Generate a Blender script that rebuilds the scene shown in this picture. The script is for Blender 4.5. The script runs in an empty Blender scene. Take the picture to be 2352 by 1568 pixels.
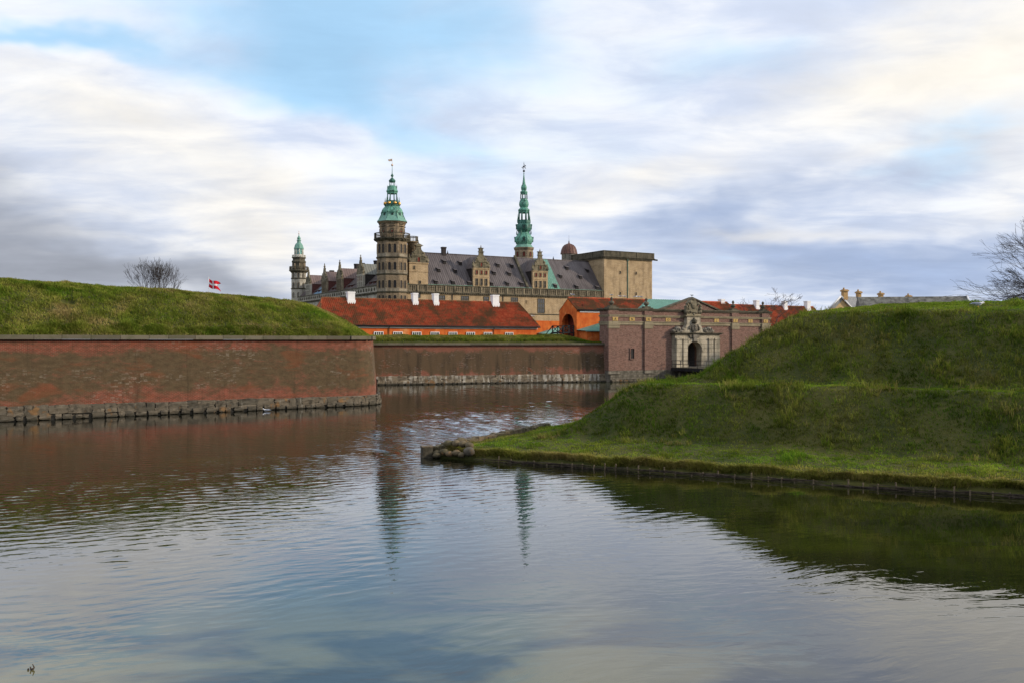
import bpy, math, random
import numpy as np
from mathutils import Vector

random.seed(7)
R = math.radians
SC = bpy.context.scene
COL = SC.collection

# ------------------------------------------------------------------ camera, sky, sun, exposure
EYE = 6.0            # camera height above the moat
FPX = 2150.0         # focal length in photograph pixels (2500 wide)
cam_d = bpy.data.cameras.new('camera')
cam_d.lens = 36.0 * FPX / 2500.0
cam_d.sensor_width = 36.0
cam_d.clip_end = 8000
cam_d.clip_start = 0.5
cam = bpy.data.objects.new('camera', cam_d)
COL.objects.link(cam)
cam.location = (0, 0, EYE)
cam.rotation_euler = (R(90), 0, 0)
SC.camera = cam

SUN_EL = R(21)
SUN_DIR = Vector((0.992 * math.cos(SUN_EL), -0.125 * math.cos(SUN_EL), math.sin(SUN_EL))).normalized()
sun_d = bpy.data.lights.new('sun', 'SUN')
sun_d.energy = 3.4
sun_d.angle = R(2.5)
sun_d.color = (1.0, 0.86, 0.68)
sun = bpy.data.objects.new('sun', sun_d)
COL.objects.link(sun)
sun.rotation_euler = SUN_DIR.to_track_quat('Z', 'Y').to_euler()

SC.view_settings.view_transform = 'Standard'
SC.view_settings.look = 'None'
SC.view_settings.exposure = 0.0
SC.view_settings.gamma = 1.0
SC.view_settings.use_curve_mapping = False
SC.cycles.max_bounces = 6
SC.cycles.diffuse_bounces = 3
SC.cycles.glossy_bounces = 3
SC.cycles.caustics_reflective = False
SC.cycles.caustics_refractive = False


# ------------------------------------------------------------------ node helpers
class NT:
    def __init__(self, tree):
        self.t = tree
        tree.nodes.clear()

    def n(self, typ, ins=None, out=0, **props):
        nd = self.t.nodes.new(typ)
        for k, v in props.items():
            setattr(nd, k, v)
        if ins:
            for k, v in ins.items():
                s = nd.inputs[k]
                if isinstance(v, bpy.types.NodeSocket):
                    self.t.links.new(v, s)
                else:
                    if isinstance(v, (tuple, list)) and len(v) == 3 and len(s.default_value) == 4:
                        v = (*v, 1.0)
                    s.default_value = v
        return nd.outputs[out] if len(nd.outputs) else None

    def m(self, op, a, b=0.0, c=0.0, clamp=False):
        nd = self.t.nodes.new('ShaderNodeMath')
        nd.operation = op
        nd.use_clamp = clamp
        for i, v in enumerate((a, b, c)):
            if isinstance(v, bpy.types.NodeSocket):
                self.t.links.new(v, nd.inputs[i])
            else:
                nd.inputs[i].default_value = v
        return nd.outputs[0]

    def mix(self, f, a, b, mode='MIX'):
        nd = self.t.nodes.new('ShaderNodeMix')
        nd.data_type = 'RGBA'
        nd.blend_type = mode
        for i, v in ((0, f), (6, a), (7, b)):
            if isinstance(v, bpy.types.NodeSocket):
                self.t.links.new(v, nd.inputs[i])
            else:
                nd.inputs[i].default_value = (*v, 1.0) if isinstance(v, (tuple, list)) and len(v) == 3 else v
        return nd.outputs[2]

    def vec(self, x, y, z=0.0):
        return self.n('ShaderNodeCombineXYZ', {0: x, 1: y, 2: z})

    def noise(self, vec, scale, detail=4.0, rough=0.55, dist=0.0, out=0):
        return self.n('ShaderNodeTexNoise', {'Vector': vec, 'Scale': scale, 'Detail': detail,
                                             'Roughness': rough, 'Distortion': dist}, out=out)

    def scale(self, vec, s):
        return self.n('ShaderNodeVectorMath', {0: vec, 1: s}, operation='MULTIPLY')

    def ramp(self, f, lo, hi):
        return self.n('ShaderNodeMapRange', {0: f, 1: lo, 2: hi, 3: 0.0, 4: 1.0}, interpolation_type='SMOOTHSTEP')

    def pos(self):
        return self.n('ShaderNodeNewGeometry')

    def obj(self):
        return self.n('ShaderNodeTexCoord', out=3)

    def sep(self, vec):
        nd = self.t.nodes.new('ShaderNodeSeparateXYZ')
        self.t.links.new(vec, nd.inputs[0])
        return nd.outputs


# ------------------------------------------------------------------ world
def build_world():
    w = bpy.data.worlds.new('World')
    SC.world = w
    w.use_nodes = True
    w.cycles.sampling_method = 'MANUAL'
    w.cycles.sample_map_resolution = 256
    N = NT(w.node_tree)
    d = N.n('ShaderNodeTexCoord')
    x, y, z = N.sep(d)
    az = N.m('ARCTAN2', x, y)
    el = N.m('ARCSINE', z)
    zc = N.m('ADD', N.m('MAXIMUM', z, 0.0), 0.14)
    P = N.vec(N.m('DIVIDE', x, zc), N.m('DIVIDE', y, zc), 0.0)
    n1 = N.noise(N.scale(P, (0.75, 1.0, 1.0)), 1.35, 8.0, 0.56, 0.35)
    n2 = N.noise(N.scale(P, (0.7, 1.0, 1.0)), 3.4, 7.0, 0.58, 0.4)
    nS = N.noise(N.vec(N.m('MULTIPLY', az, 4.2), N.m('MULTIPLY', el, 22.0), 3.0), 1.0, 7.0, 0.56, 0.5)
    warp = N.noise(N.vec(N.m('MULTIPLY', az, 5.0), N.m('MULTIPLY', el, 9.0), 7.0), 1.0, 4.0, 0.55, 0.0, out=1)
    wx, wy, wz = N.sep(warp)
    az2 = N.m('ADD', az, N.m('MULTIPLY', N.m('SUBTRACT', wx, 0.5), 0.22))
    el2 = N.m('ADD', el, N.m('MULTIPLY', N.m('SUBTRACT', wy, 0.5), 0.13))

    def g(px, py, rx, ry, rot=0.0, amp=1.0):
        a0 = math.atan((px - 1176) / 2022.8)
        e0 = math.atan((784 - py) / 2022.8 * math.cos(a0))
        sx, sy = rx / 2022.8, ry / 2022.8
        c, s = math.cos(R(rot)), math.sin(R(rot))
        dx = N.m('SUBTRACT', az2, a0)
        dy = N.m('SUBTRACT', el2, e0)
        u = N.m('DIVIDE', N.m('ADD', N.m('MULTIPLY', dx, c), N.m('MULTIPLY', dy, s)), sx)
        v = N.m('DIVIDE', N.m('SUBTRACT', N.m('MULTIPLY', dy, c), N.m('MULTIPLY', dx, s)), sy)
        q = N.m('ADD', N.m('MULTIPLY', u, u), N.m('MULTIPLY', v, v))
        return N.m('MULTIPLY', N.m('EXPONENT', N.m('MULTIPLY', q, -1.0)), amp)

    def total(lst):
        s = None
        for a in lst:
            e = g(*a)
            s = e if s is None else N.m('ADD', s, e)
        return s

    blue = total([(760, 40, 360, 160), (800, 200, 260, 80, -12, 0.45), (980, 320, 230, 55, -22, 0.38),
                  (900, 450, 130, 40, 0, 0.35), (170, 104, 190, 24, 0, 0.7), (1180, 60, 190, 110, 0, 0.35),
                  (1700, 150, 250, 70, 0, 0.42), (2140, 360, 110, 50, 0, 0.35), (1400, 330, 220, 60, 0, 0.25)])
    dark = total([(60, 530, 430, 95, -12, 0.95), (260, 620, 430, 55, -3, 0.75), (-320, 560, 420, 200, 0, 0.8),
                  (560, 670, 240, 40, 0, 0.5)])
    cream = total([(400, 390, 400, 130, -22, 0.62), (600, 520, 190, 110, -35, 0.5), (140, 260, 260, 90, 0, 0.35),
                   (2060, 190, 330, 140, 8, 0.85), (2380, 90, 260, 240, 0, 0.55), (1500, 410, 260, 70, -4, 0.7),
                   (1330, 480, 190, 60, 0, 0.4), (1800, 540, 240, 22, 4, 0.55), (2300, 430, 130, 70, 0, 0.4),
                   (1380, 640, 300, 30, 0, 0.35)])
    slate = total([(1950, 600, 520, 90, 0, 1.0), (2200, 640, 420, 80, 0, 0.6), (1900, 440, 460, 55, 12, 0.8),
                   (2300, 300, 200, 50, 15, 0.4), (1150, 520, 300, 60, 0, 0.25), (1720, 500, 180, 30, 10, 0.4),
                   (1500, 560, 160, 30, 0, 0.3)])
    nn = N.m('SUBTRACT', n1, 0.5)
    ns = N.m('SUBTRACT', nS, 0.5)
    lav = N.mix(N.ramp(N.m('ADD', n2, N.m('MULTIPLY', nn, 0.6)), 0.35, 0.68), (0.69, 0.77, 0.94), (0.88, 0.90, 0.94))
    c1 = N.mix(N.ramp(N.m('ADD', slate, N.m('ADD', N.m('MULTIPLY', ns, 2.0), N.m('MULTIPLY', nn, 0.3))), 0.0, 1.5), lav, (0.38, 0.475, 0.68))
    c2 = N.mix(N.ramp(N.m('ADD', cream, N.m('ADD', N.m('MULTIPLY', nn, 0.6), N.m('MULTIPLY', ns, 1.0))), 0.0, 1.35), c1, (0.96, 0.91, 0.82))
    c3 = N.mix(N.ramp(N.m('ADD', dark, N.m('ADD', N.m('MULTIPLY', nn, 0.35), N.m('MULTIPLY', ns, 0.9))), -0.05, 1.75), c2, (0.345, 0.37, 0.43))
    fb = N.ramp(N.m('ADD', blue, N.m('ADD', N.m('MULTIPLY', nn, 0.9), N.m('MULTIPLY', N.m('SUBTRACT', n2, 0.5), 0.5))), 0.05, 1.0)
    sky = N.n('ShaderNodeTexSky', sky_type='NISHITA', sun_disc=False, sun_elevation=SUN_EL,
              sun_rotation=math.atan2(SUN_DIR.x, SUN_DIR.y), altitude=10.0, air_density=1.0, dust_density=0.6, ozone_density=2.0)
    b_sky = N.n('ShaderNodeBackground', {0: sky, 1: 0.15})
    c3 = N.mix(N.m('MULTIPLY', fb, 0.9), c3, (0.47, 0.81, 1.12))
    lum = N.m('ADD', 1.05, N.m('ADD', N.m('MULTIPLY', N.m('SUBTRACT', n2, 0.5), 0.45), N.m('ADD', N.m('MULTIPLY', nn, 0.30), N.m('MULTIPLY', ns, 0.25))))
    c3 = N.mix(1.0, c3, N.vec(lum, lum, lum), 'MULTIPLY')
    b_cl = N.n('ShaderNodeBackground', {0: c3, 1: 1.0})
    mixs = N.n('ShaderNodeMixShader', {0: N.m('MULTIPLY', fb, 0.35), 1: b_cl, 2: b_sky})
    N.n('ShaderNodeOutputWorld', {0: mixs})


build_world()

# ------------------------------------------------------------------ materials
MATS = {}


def material(name, fn):
    m = bpy.data.materials.new(name)
    m.use_nodes = True
    N = NT(m.node_tree)
    r = fn(N)
    col, rough, bump, bd = (list(r) + [None, None, 0.05])[:4] if isinstance(r, tuple) else (r, 0.8, None, 0.05)
    ins = {'Base Color': col, 'Roughness': 0.8 if rough is None else rough, 'Specular IOR Level': 0.25}
    if bump is not None:
        ins['Normal'] = N.n('ShaderNodeBump', {'Height': bump, 'Distance': bd, 'Strength': 0.8})
    b = N.n('ShaderNodeBsdfPrincipled', ins)
    N.n('ShaderNodeOutputMaterial', {0: b})
    MATS[name] = m
    return m


def plain(name, c, rough=0.7, var=0.25, scale=3.0, metal=0.0):
    def f(N):
        p = N.pos()
        n = N.noise(p, scale, 5.0, 0.6)
        lo = tuple(v * (1 - var) for v in c)
        hi = tuple(min(1, v * (1 + var)) for v in c)
        return (N.mix(N.ramp(n, 0.3, 0.7), lo, hi), rough, n, 0.01)
    m = material(name, f)
    if metal:
        for nd in m.node_tree.nodes:
            if nd.type == 'BSDF_PRINCIPLED':
                nd.inputs['Metallic'].default_value = metal
    return m


def sandstone(name, c1, c2, stain, stain_amt=0.5, blk=(0.9, 0.32)):
    def f(N):
        o = N.obj()
        x, y, z = N.sep(o)
        v = N.vec(N.m('ADD', x, y), z, 0.0)
        nd = N.t.nodes.new('ShaderNodeTexBrick')
        N.t.links.new(v, nd.inputs['Vector'])
        nd.offset = 0.5
        for k, val in (('Scale', 1.0), ('Mortar Size', 0.022), ('Mortar Smooth', 0.2), ('Bias', 0.0),
                       ('Brick Width', blk[0]), ('Row Height', blk[1])):
            nd.inputs[k].default_value = val
        nd.inputs['Color1'].default_value = (*c1, 1)
        nd.inputs['Color2'].default_value = (*c2, 1)
        nd.inputs['Mortar'].default_value = (*[a * 0.55 for a in c1], 1)
        n = N.noise(o, 0.55, 6.0, 0.65)
        streak = N.noise(N.scale(o, (1.3, 1.3, 0.16)), 1.0, 5.0, 0.6)
        f1 = N.m('MULTIPLY', N.ramp(N.m('ADD', N.m('MULTIPLY', n, 0.6), N.m('MULTIPLY', streak, 0.5)), 0.47, 0.72), stain_amt)
        c = N.mix(f1, nd.outputs['Color'], stain)
        fine = N.noise(o, 4.0, 4.0, 0.6)
        c = N.mix(N.ramp(fine, 0.25, 0.75), N.mix(0.25, c, (0.05, 0.04, 0.03)), c)
        return (c, 0.9, N.m('ADD', N.m('MULTIPLY', nd.outputs['Fac'], -1.0), fine), 0.05)
    return material(name, f)


sandstone('sandstone', (0.50, 0.36, 0.205), (0.58, 0.43, 0.265), (0.20, 0.14, 0.08), 0.62)
sandstone('tower_stone', (0.29, 0.215, 0.135), (0.38, 0.29, 0.19), (0.085, 0.07, 0.05), 0.8)
sandstone('pale_stone', (0.54, 0.50, 0.42), (0.62, 0.58, 0.49), (0.13, 0.12, 0.09), 0.7)
sandstone('carved_stone', (0.26, 0.21, 0.14), (0.30, 0.25, 0.17), (0.05, 0.045, 0.03), 0.9, (2.3, 0.9))
sandstone('dark_cornice', (0.12, 0.105, 0.075), (0.15, 0.13, 0.09), (0.035, 0.035, 0.022), 0.9, (1.6, 0.4))
sandstone('portal_stone', (0.47, 0.41, 0.305), (0.52, 0.46, 0.35), (0.13, 0.12, 0.09), 0.75, (1.4, 0.62))
sandstone('sill_stone', (0.34, 0.285, 0.205), (0.40, 0.345, 0.26), (0.10, 0.08, 0.055), 0.85)
sandstone('band_stone', (0.29, 0.245, 0.16), (0.34, 0.285, 0.19), (0.16, 0.14, 0.08), 0.6, (2.0, 0.5))
sandstone('plinth_stone', (0.22, 0.195, 0.155), (0.27, 0.245, 0.20), (0.06, 0.055, 0.04), 0.85, (1.3, 0.55))
sandstone('gable_carving', (0.22, 0.19, 0.125), (0.26, 0.22, 0.15), (0.045, 0.045, 0.03), 0.95, (1.2, 0.5))


def seam_roof(name, c1, c2, axis):
    def f(N):
        o = N.obj()
        x, y, z = N.sep(o)
        a = x if axis == 0 else y
        b = y if axis == 0 else x
        n = N.noise(N.vec(N.m('MULTIPLY', a, 1.4), N.m('MULTIPLY', b, 0.25), N.m('MULTIPLY', z, 0.25)), 1.0, 5.0, 0.6)
        big = N.noise(o, 0.16, 3.0, 0.5)
        t = N.ramp(N.m('ADD', N.m('MULTIPLY', n, 0.7), N.m('MULTIPLY', big, 0.4)), 0.38, 0.72)
        return (N.mix(t, c1, c2), 0.62, n, 0.03)
    return material(name, f)


seam_roof('lead_roof', (0.084, 0.071, 0.071), (0.150, 0.130, 0.128), 0)
seam_roof('lead_roof_across', (0.10, 0.080, 0.076), (0.165, 0.135, 0.128), 1)
seam_roof('grey_roof', (0.14, 0.145, 0.125), (0.21, 0.21, 0.18), 0)
seam_roof('brown_roof', (0.14, 0.095, 0.085), (0.20, 0.145, 0.13), 0)


def copper(name, g1, g2, dark, amt):
    def f(N):
        o = N.obj()
        st = N.noise(N.scale(o, (2.6, 2.6, 0.5)), 1.0, 6.0, 0.65)
        n = N.noise(o, 0.9, 4.0, 0.5)
        c = N.mix(N.ramp(n, 0.3, 0.7), g1, g2)
        c = N.mix(N.m('MULTIPLY', N.ramp(N.m('ADD', N.m('MULTIPLY', st, 0.7), N.m('MULTIPLY', n, 0.3)), 0.44, 0.62), amt), c, dark)
        return (c, 0.55, st, 0.03)
    return material(name, f)


copper('verdigris', (0.10, 0.30, 0.22), (0.17, 0.40, 0.30), (0.02, 0.055, 0.045), 0.85)
copper('verdigris_dark', (0.04, 0.14, 0.105), (0.09, 0.25, 0.19), (0.012, 0.03, 0.028), 0.9)
copper('verdigris_clean', (0.135, 0.30, 0.235), (0.19, 0.37, 0.295), (0.06, 0.14, 0.11), 0.45)
copper('brown_copper', (0.13, 0.062, 0.046), (0.19, 0.095, 0.072), (0.05, 0.028, 0.024), 0.6)
plain('gilded', (0.75, 0.43, 0.12), 0.3, 0.15, 6.0, 0.85)
plain('pale_gilded', (0.72, 0.52, 0.38), 0.4, 0.15, 6.0)
plain('dark_iron', (0.018, 0.018, 0.02), 0.5)
plain('black_brick', (0.035, 0.03, 0.03), 0.85, 0.4, 6.0)
plain('dark_glass', (0.022, 0.02, 0.02), 0.55, 0.4, 8.0)
plain('grey_glass', (0.10, 0.105, 0.12), 0.5, 0.35, 3.0)
plain('shutter_red', (0.14, 0.025, 0.016), 0.75)
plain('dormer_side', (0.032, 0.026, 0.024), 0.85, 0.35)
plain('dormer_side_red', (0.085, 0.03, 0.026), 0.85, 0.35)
plain('slate_blue', (0.12, 0.22, 0.31), 0.6, 0.2)
plain('white_wash', (0.76, 0.76, 0.76), 0.8, 0.06)
plain('white_paint', (0.72, 0.72, 0.72), 0.55, 0.08)
plain('black_tar', (0.014, 0.014, 0.016), 0.7)
plain('timber', (0.13, 0.10, 0.065), 0.9, 0.4, 9.0)
plain('withy', (0.055, 0.042, 0.032), 0.9, 0.5, 6.0)
plain('wet_timber', (0.06, 0.052, 0.035), 0.8, 0.5, 4.0)
plain('bark', (0.050, 0.044, 0.042), 0.9, 0.3)
plain('bark_reddish', (0.085, 0.06, 0.055), 0.9, 0.3)
plain('feather_white', (0.74, 0.74, 0.75), 0.8, 0.05)
plain('feather_grey', (0.25, 0.28, 0.34), 0.8, 0.1)
plain('beak_yellow', (0.6, 0.36, 0.05), 0.6, 0.1)
plain('flag_red', (0.56, 0.012, 0.024), 0.85, 0.08)
plain('flag_white', (0.78, 0.77, 0.78), 0.85, 0.04)
plain('letter_black', (0.03, 0.028, 0.025), 0.7, 0.1)
plain('plaque_yellow', (0.46, 0.31, 0.11), 0.85, 0.2, 5.0)
plain('yellow_plaster', (0.50, 0.35, 0.17), 0.9, 0.12)
plain('yellow_brick', (0.42, 0.27, 0.12), 0.9, 0.25, 8.0)
plain('slate_grey', (0.25, 0.26, 0.27), 0.75, 0.25, 4.0)
plain('slate_moss', (0.15, 0.145, 0.125), 0.85, 0.5, 1.5)
plain('passage_dark', (0.09, 0.085, 0.085), 0.9, 0.2)
plain('lighthouse_white', (0.56, 0.54, 0.47), 0.8, 0.2, 2.0)
plain('lantern_glass', (0.16, 0.34, 0.30), 0.1, 0.3, 2.0)


def plaster_orange(N):
    o = N.obj()
    n = N.noise(o, 1.0, 6.0, 0.62)
    n2 = N.noise(N.scale(o, (2.0, 2.0, 0.5)), 1.6, 5.0, 0.6)
    c = N.mix(N.ramp(n, 0.35, 0.66), (0.50, 0.095, 0.018), (0.62, 0.165, 0.035))
    c = N.mix(N.m('MULTIPLY', N.ramp(n2, 0.50, 0.70), 0.55), c, (0.30, 0.06, 0.018))
    c = N.mix(N.ramp(N.noise(o, 0.5, 4.0, 0.5), 0.62, 0.74), c, (0.66, 0.30, 0.12))
    return (c, 0.92, n, 0.02)


material('orange_plaster', plaster_orange)


def tile_red(name, moss):
    def f(N):
        o = N.obj()
        x, y, z = N.sep(o)
        n = N.noise(N.scale(o, (0.35, 0.35, 0.35)), 1.0, 5.0, 0.62, 0.4)
        n2 = N.noise(o, 2.2, 4.0, 0.65)
        cell = N.n('ShaderNodeTexWhiteNoise', {'Vector': N.vec(N.m('FLOOR', N.m('DIVIDE', x, 0.31)), N.m('FLOOR', N.m('DIVIDE', z, 0.235)), 0.0)}, noise_dimensions='2D')
        c = N.mix(cell, (0.33, 0.060, 0.023), (0.50, 0.120, 0.048))
        t = N.ramp(N.m('ADD', N.m('ADD', N.m('MULTIPLY', n, 0.75), N.m('MULTIPLY', n2, 0.3)), N.m('MULTIPLY', cell, 0.10)), 0.60 - moss, 0.80 - moss)
        c = N.mix(N.m('MULTIPLY', t, 0.86), c, (0.085, 0.062, 0.027))
        return (c, 0.85, n2, 0.02)
    return material(name, f)


tile_red('red_tile', 0.115)
tile_red('mossy_tile', 0.19)
tile_red('bright_tile', 0.115)


def brick_wall(name, red1, red2, mortar, kind):
    def f(N):
        if kind == 'gate':
            o = N.obj()
            x, y, z = N.sep(o)
            v = N.vec(N.m('ADD', x, y), z, 0.0)
            zz = z
            hx = N.m('ADD', x, y)
        else:
            uv = N.n('ShaderNodeUVMap', uv_map='UVMap')
            x, y, z = N.sep(uv)
            v = uv
            zz = y
            hx = x
        nd = N.t.nodes.new('ShaderNodeTexBrick')
        N.t.links.new(v, nd.inputs['Vector'])
        for k, val in (('Scale', 1.0), ('Mortar Size', 0.012 if kind != 'gate' else 0.016), ('Mortar Smooth', 0.15), ('Bias', -0.1),
                       ('Brick Width', 0.28), ('Row Height', 0.098)):
            nd.inputs[k].default_value = val
        nd.inputs['Color1'].default_value = (*red1, 1)
        nd.inputs['Color2'].default_value = (*red2, 1)
        nd.inputs['Mortar'].default_value = (*mortar, 1)
        c = nd.outputs['Color']
        q = N.vec(hx, zz, 0.0)
        cell = N.n('ShaderNodeTexWhiteNoise', {'Vector': N.vec(N.m('FLOOR', N.m('DIVIDE', hx, 0.28)), N.m('FLOOR', N.m('DIVIDE', zz, 0.098)), 0.0)}, noise_dimensions='2D')
        big = N.noise(N.scale(q, (0.11, 0.22, 1.0)), 1.0, 6.0, 0.62, 0.6)
        mid = N.noise(N.scale(q, (0.5, 0.8, 1.0)), 1.0, 5.0, 0.65, 0.5)
        fine = N.noise(q, 6.0, 4.0, 0.7)
        if kind == 'bastion':
            zq = N.m('ADD', zz, N.m('ADD', N.m('MULTIPLY', N.m('SUBTRACT', big, 0.5), 4.2), N.m('MULTIPLY', N.m('SUBTRACT', mid, 0.5), 2.4)))
            hgt = N.m('SUBTRACT', N.ramp(zq, 1.2, 3.0), N.ramp(zq, 4.9, 5.6))
            t = N.ramp(N.m('ADD', N.m('MULTIPLY', hgt, 0.45), N.m('ADD', N.m('MULTIPLY', big, 0.45), N.m('MULTIPLY', mid, 0.45))), 0.42, 0.86)
            c = N.mix(N.m('MULTIPLY', t, 0.92), c, N.mix(fine, (0.050, 0.038, 0.018), (0.140, 0.108, 0.058)))
            mott = N.noise(N.scale(q, (1.3, 2.6, 1.0)), 1.0, 8.0, 0.75)
            c = N.mix(N.m('MULTIPLY', N.ramp(mott, 0.40, 0.60), 0.5), c, (0.050, 0.034, 0.018))
            red = N.ramp(N.noise(N.scale(q, (0.9, 2.2, 1.0)), 1.0, 8.0, 0.75, 0.3), 0.52, 0.68)
            c = N.mix(N.m('MULTIPLY', red, 0.42), c, nd.outputs['Color'])
            vst = N.noise(N.scale(q, (1.6, 0.12, 1.0)), 1.0, 6.0, 0.65)
            c = N.mix(N.m('MULTIPLY', N.ramp(vst, 0.54, 0.72), 0.45), c, (0.035, 0.027, 0.015))
            rust = N.ramp(N.noise(N.scale(q, (0.25, 0.7, 1.0)), 1.0, 4.0, 0.55, 0.4), 0.55, 0.68)
            c = N.mix(N.m('MULTIPLY', rust, 0.40), c, (0.20, 0.055, 0.020))
            eff = N.m('MULTIPLY', N.ramp(N.noise(N.scale(q, (0.22, 0.5, 1.0)), 1.0, 4.0, 0.6), 0.48, 0.66), N.ramp(N.m('ADD', N.m('MULTIPLY', cell, 0.4), N.m('MULTIPLY', fine, 0.6)), 0.55, 0.72))
            c = N.mix(N.m('MULTIPLY', eff, 0.36), c, (0.34, 0.29, 0.23))
        elif kind == 'curtain':
            dr = N.noise(N.scale(q, (0.9, 0.10, 1.0)), 1.0, 5.0, 0.65, 0.2)
            zq = N.m('ADD', zz, N.m('ADD', N.m('MULTIPLY', N.m('SUBTRACT', big, 0.5), 4.0), N.m('MULTIPLY', N.m('SUBTRACT', dr, 0.5), 3.0)))
            hgt = N.m('SUBTRACT', N.ramp(zq, 0.6, 2.2), N.ramp(zq, 4.2, 5.6))
            t = N.ramp(N.m('ADD', N.m('MULTIPLY', hgt, 0.40), N.m('ADD', N.m('MULTIPLY', big, 0.45), N.m('MULTIPLY', dr, 0.35))), 0.50, 0.78)
            c = N.mix(N.m('MULTIPLY', t, 0.88), c, N.mix(fine, (0.062, 0.046, 0.024), (0.135, 0.10, 0.056)))
            blk = N.ramp(N.m('ADD', N.m('MULTIPLY', hgt, 0.22), N.m('ADD', N.m('MULTIPLY', dr, 0.75), N.m('MULTIPLY', mid, 0.25))), 0.66, 0.88)
            c = N.mix(N.m('MULTIPLY', blk, 0.6), c, (0.018, 0.016, 0.013))
            rust = N.ramp(mid, 0.58, 0.70)
            c = N.mix(N.m('MULTIPLY', rust, 0.35), c, (0.28, 0.08, 0.035))
            eff = N.m('MULTIPLY', N.ramp(mid, 0.46, 0.62), N.ramp(N.m('ADD', N.m('MULTIPLY', cell, 0.4), N.m('MULTIPLY', fine, 0.6)), 0.55, 0.72))
            c = N.mix(N.m('MULTIPLY', eff, 0.35), c, (0.34, 0.28, 0.24))
        else:
            c = N.mix(N.m('MULTIPLY', N.ramp(cell, 0.3, 0.95), 0.65), c, N.mix(fine, (0.075, 0.042, 0.033), (0.12, 0.07, 0.055)))
            t = N.ramp(N.m('ADD', N.m('MULTIPLY', big, 0.6), N.m('MULTIPLY', mid, 0.4)), 0.50, 0.75)
            c = N.mix(N.m('MULTIPLY', t, 0.45), c, (0.13, 0.095, 0.06))
        return (c, 0.92, N.m('ADD', N.m('MULTIPLY', nd.outputs['Fac'], -1.0), N.m('MULTIPLY', fine, 0.7)), 0.012)
    return material(name, f)


brick_wall('bastion_brick', (0.25, 0.052, 0.030), (0.17, 0.040, 0.024), (0.25, 0.18, 0.12), 'bastion')
brick_wall('curtain_brick', (0.26, 0.085, 0.05), (0.19, 0.062, 0.04), (0.24, 0.17, 0.12), 'curtain')
brick_wall('gate_brick', (0.20, 0.078, 0.056), (0.15, 0.062, 0.046), (0.33, 0.27, 0.215), 'gate')


def rubble(name, c1, c2, white):
    def f(N):
        p = N.pos()
        oi = N.n('ShaderNodeObjectInfo', out=5)
        n = N.noise(p, 1.8, 6.0, 0.65)
        f2 = N.noise(p, 9.0, 4.0, 0.7)
        c = N.mix(oi, c1, c2)
        c = N.mix(N.ramp(n, 0.42, 0.68), c, tuple(a * 0.5 for a in c1))
        dr = N.noise(N.scale(p, (2.2, 2.2, 0.3)), 1.0, 5.0, 0.6)
        c = N.mix(N.m('MULTIPLY', N.ramp(dr, 0.60 - white, 0.70 - white), 0.35 + white * 2.6), c, (0.52, 0.49, 0.42))
        c = N.mix(N.m('MULTIPLY', N.ramp(N.noise(p, 0.9, 4.0, 0.6), 0.60, 0.7), 0.6), c, (0.30, 0.16, 0.06))
        z = N.sep(p)[2]
        wet = N.m('SUBTRACT', 1.0, N.ramp(N.m('ADD', z, N.m('MULTIPLY', n, 0.3)), 0.16, 0.42))
        c = N.mix(N.m('MULTIPLY', wet, 0.8), c, (0.025, 0.024, 0.016))
        return (c, 0.85, N.m('ADD', n, N.m('MULTIPLY', f2, 0.4)), 0.05)
    return material(name, f)


rubble('foundation_stone', (0.085, 0.075, 0.056), (0.16, 0.132, 0.095), -0.01)
rubble('limewashed_stone', (0.16, 0.13, 0.095), (0.25, 0.205, 0.14), 0.10)
rubble('boulder_stone', (0.10, 0.085, 0.045), (0.165, 0.125, 0.075), -0.08)
plain('joint_mortar', (0.15, 0.13, 0.10), 0.95, 0.4, 2.0)


def coping(N):
    p = N.pos()
    oi = N.n('ShaderNodeObjectInfo', out=5)
    n = N.noise(p, 1.3, 6.0, 0.65)
    c = N.mix(oi, (0.10, 0.088, 0.062), (0.165, 0.145, 0.102))
    c = N.mix(N.m('MULTIPLY', N.ramp(n, 0.45, 0.66), 0.6), c, (0.085, 0.085, 0.045))
    return (c, 0.92, n, 0.03)


material('coping_stone', coping)


def turf(N):
    p = N.pos()
    n = N.noise(p, 0.35, 6.0, 0.65)
    n2 = N.noise(p, 2.5, 5.0, 0.7)
    c = N.mix(N.ramp(N.m('ADD', N.m('MULTIPLY', n, 0.6), N.m('MULTIPLY', n2, 0.4)), 0.35, 0.65), (0.036, 0.046, 0.010), (0.085, 0.080, 0.020))
    return (c, 0.95, n2, 0.10)


material('turf', turf)


def bare_earth(N):
    p = N.pos()
    n = N.noise(p, 1.5, 6.0, 0.65)
    return (N.mix(N.ramp(n, 0.35, 0.65), (0.035, 0.026, 0.014), (0.085, 0.065, 0.035)), 0.95, n, 0.10)


material('earth', bare_earth)
plain('paving', (0.20, 0.18, 0.15), 0.9, 0.3, 1.0)


def blade_mat():
    m = bpy.data.materials.new('grass_blades')
    m.use_nodes = True
    N = NT(m.node_tree)
    c = N.n('ShaderNodeAttribute', attribute_name='tint')
    d = N.n('ShaderNodeBsdfDiffuse', {0: c})
    t = N.n('ShaderNodeBsdfTranslucent', {0: c})
    s = N.n('ShaderNodeMixShader', {0: 0.35, 1: d, 2: t})
    N.n('ShaderNodeOutputMaterial', {0: s})
    MATS['grass_blades'] = m


blade_mat()


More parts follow.
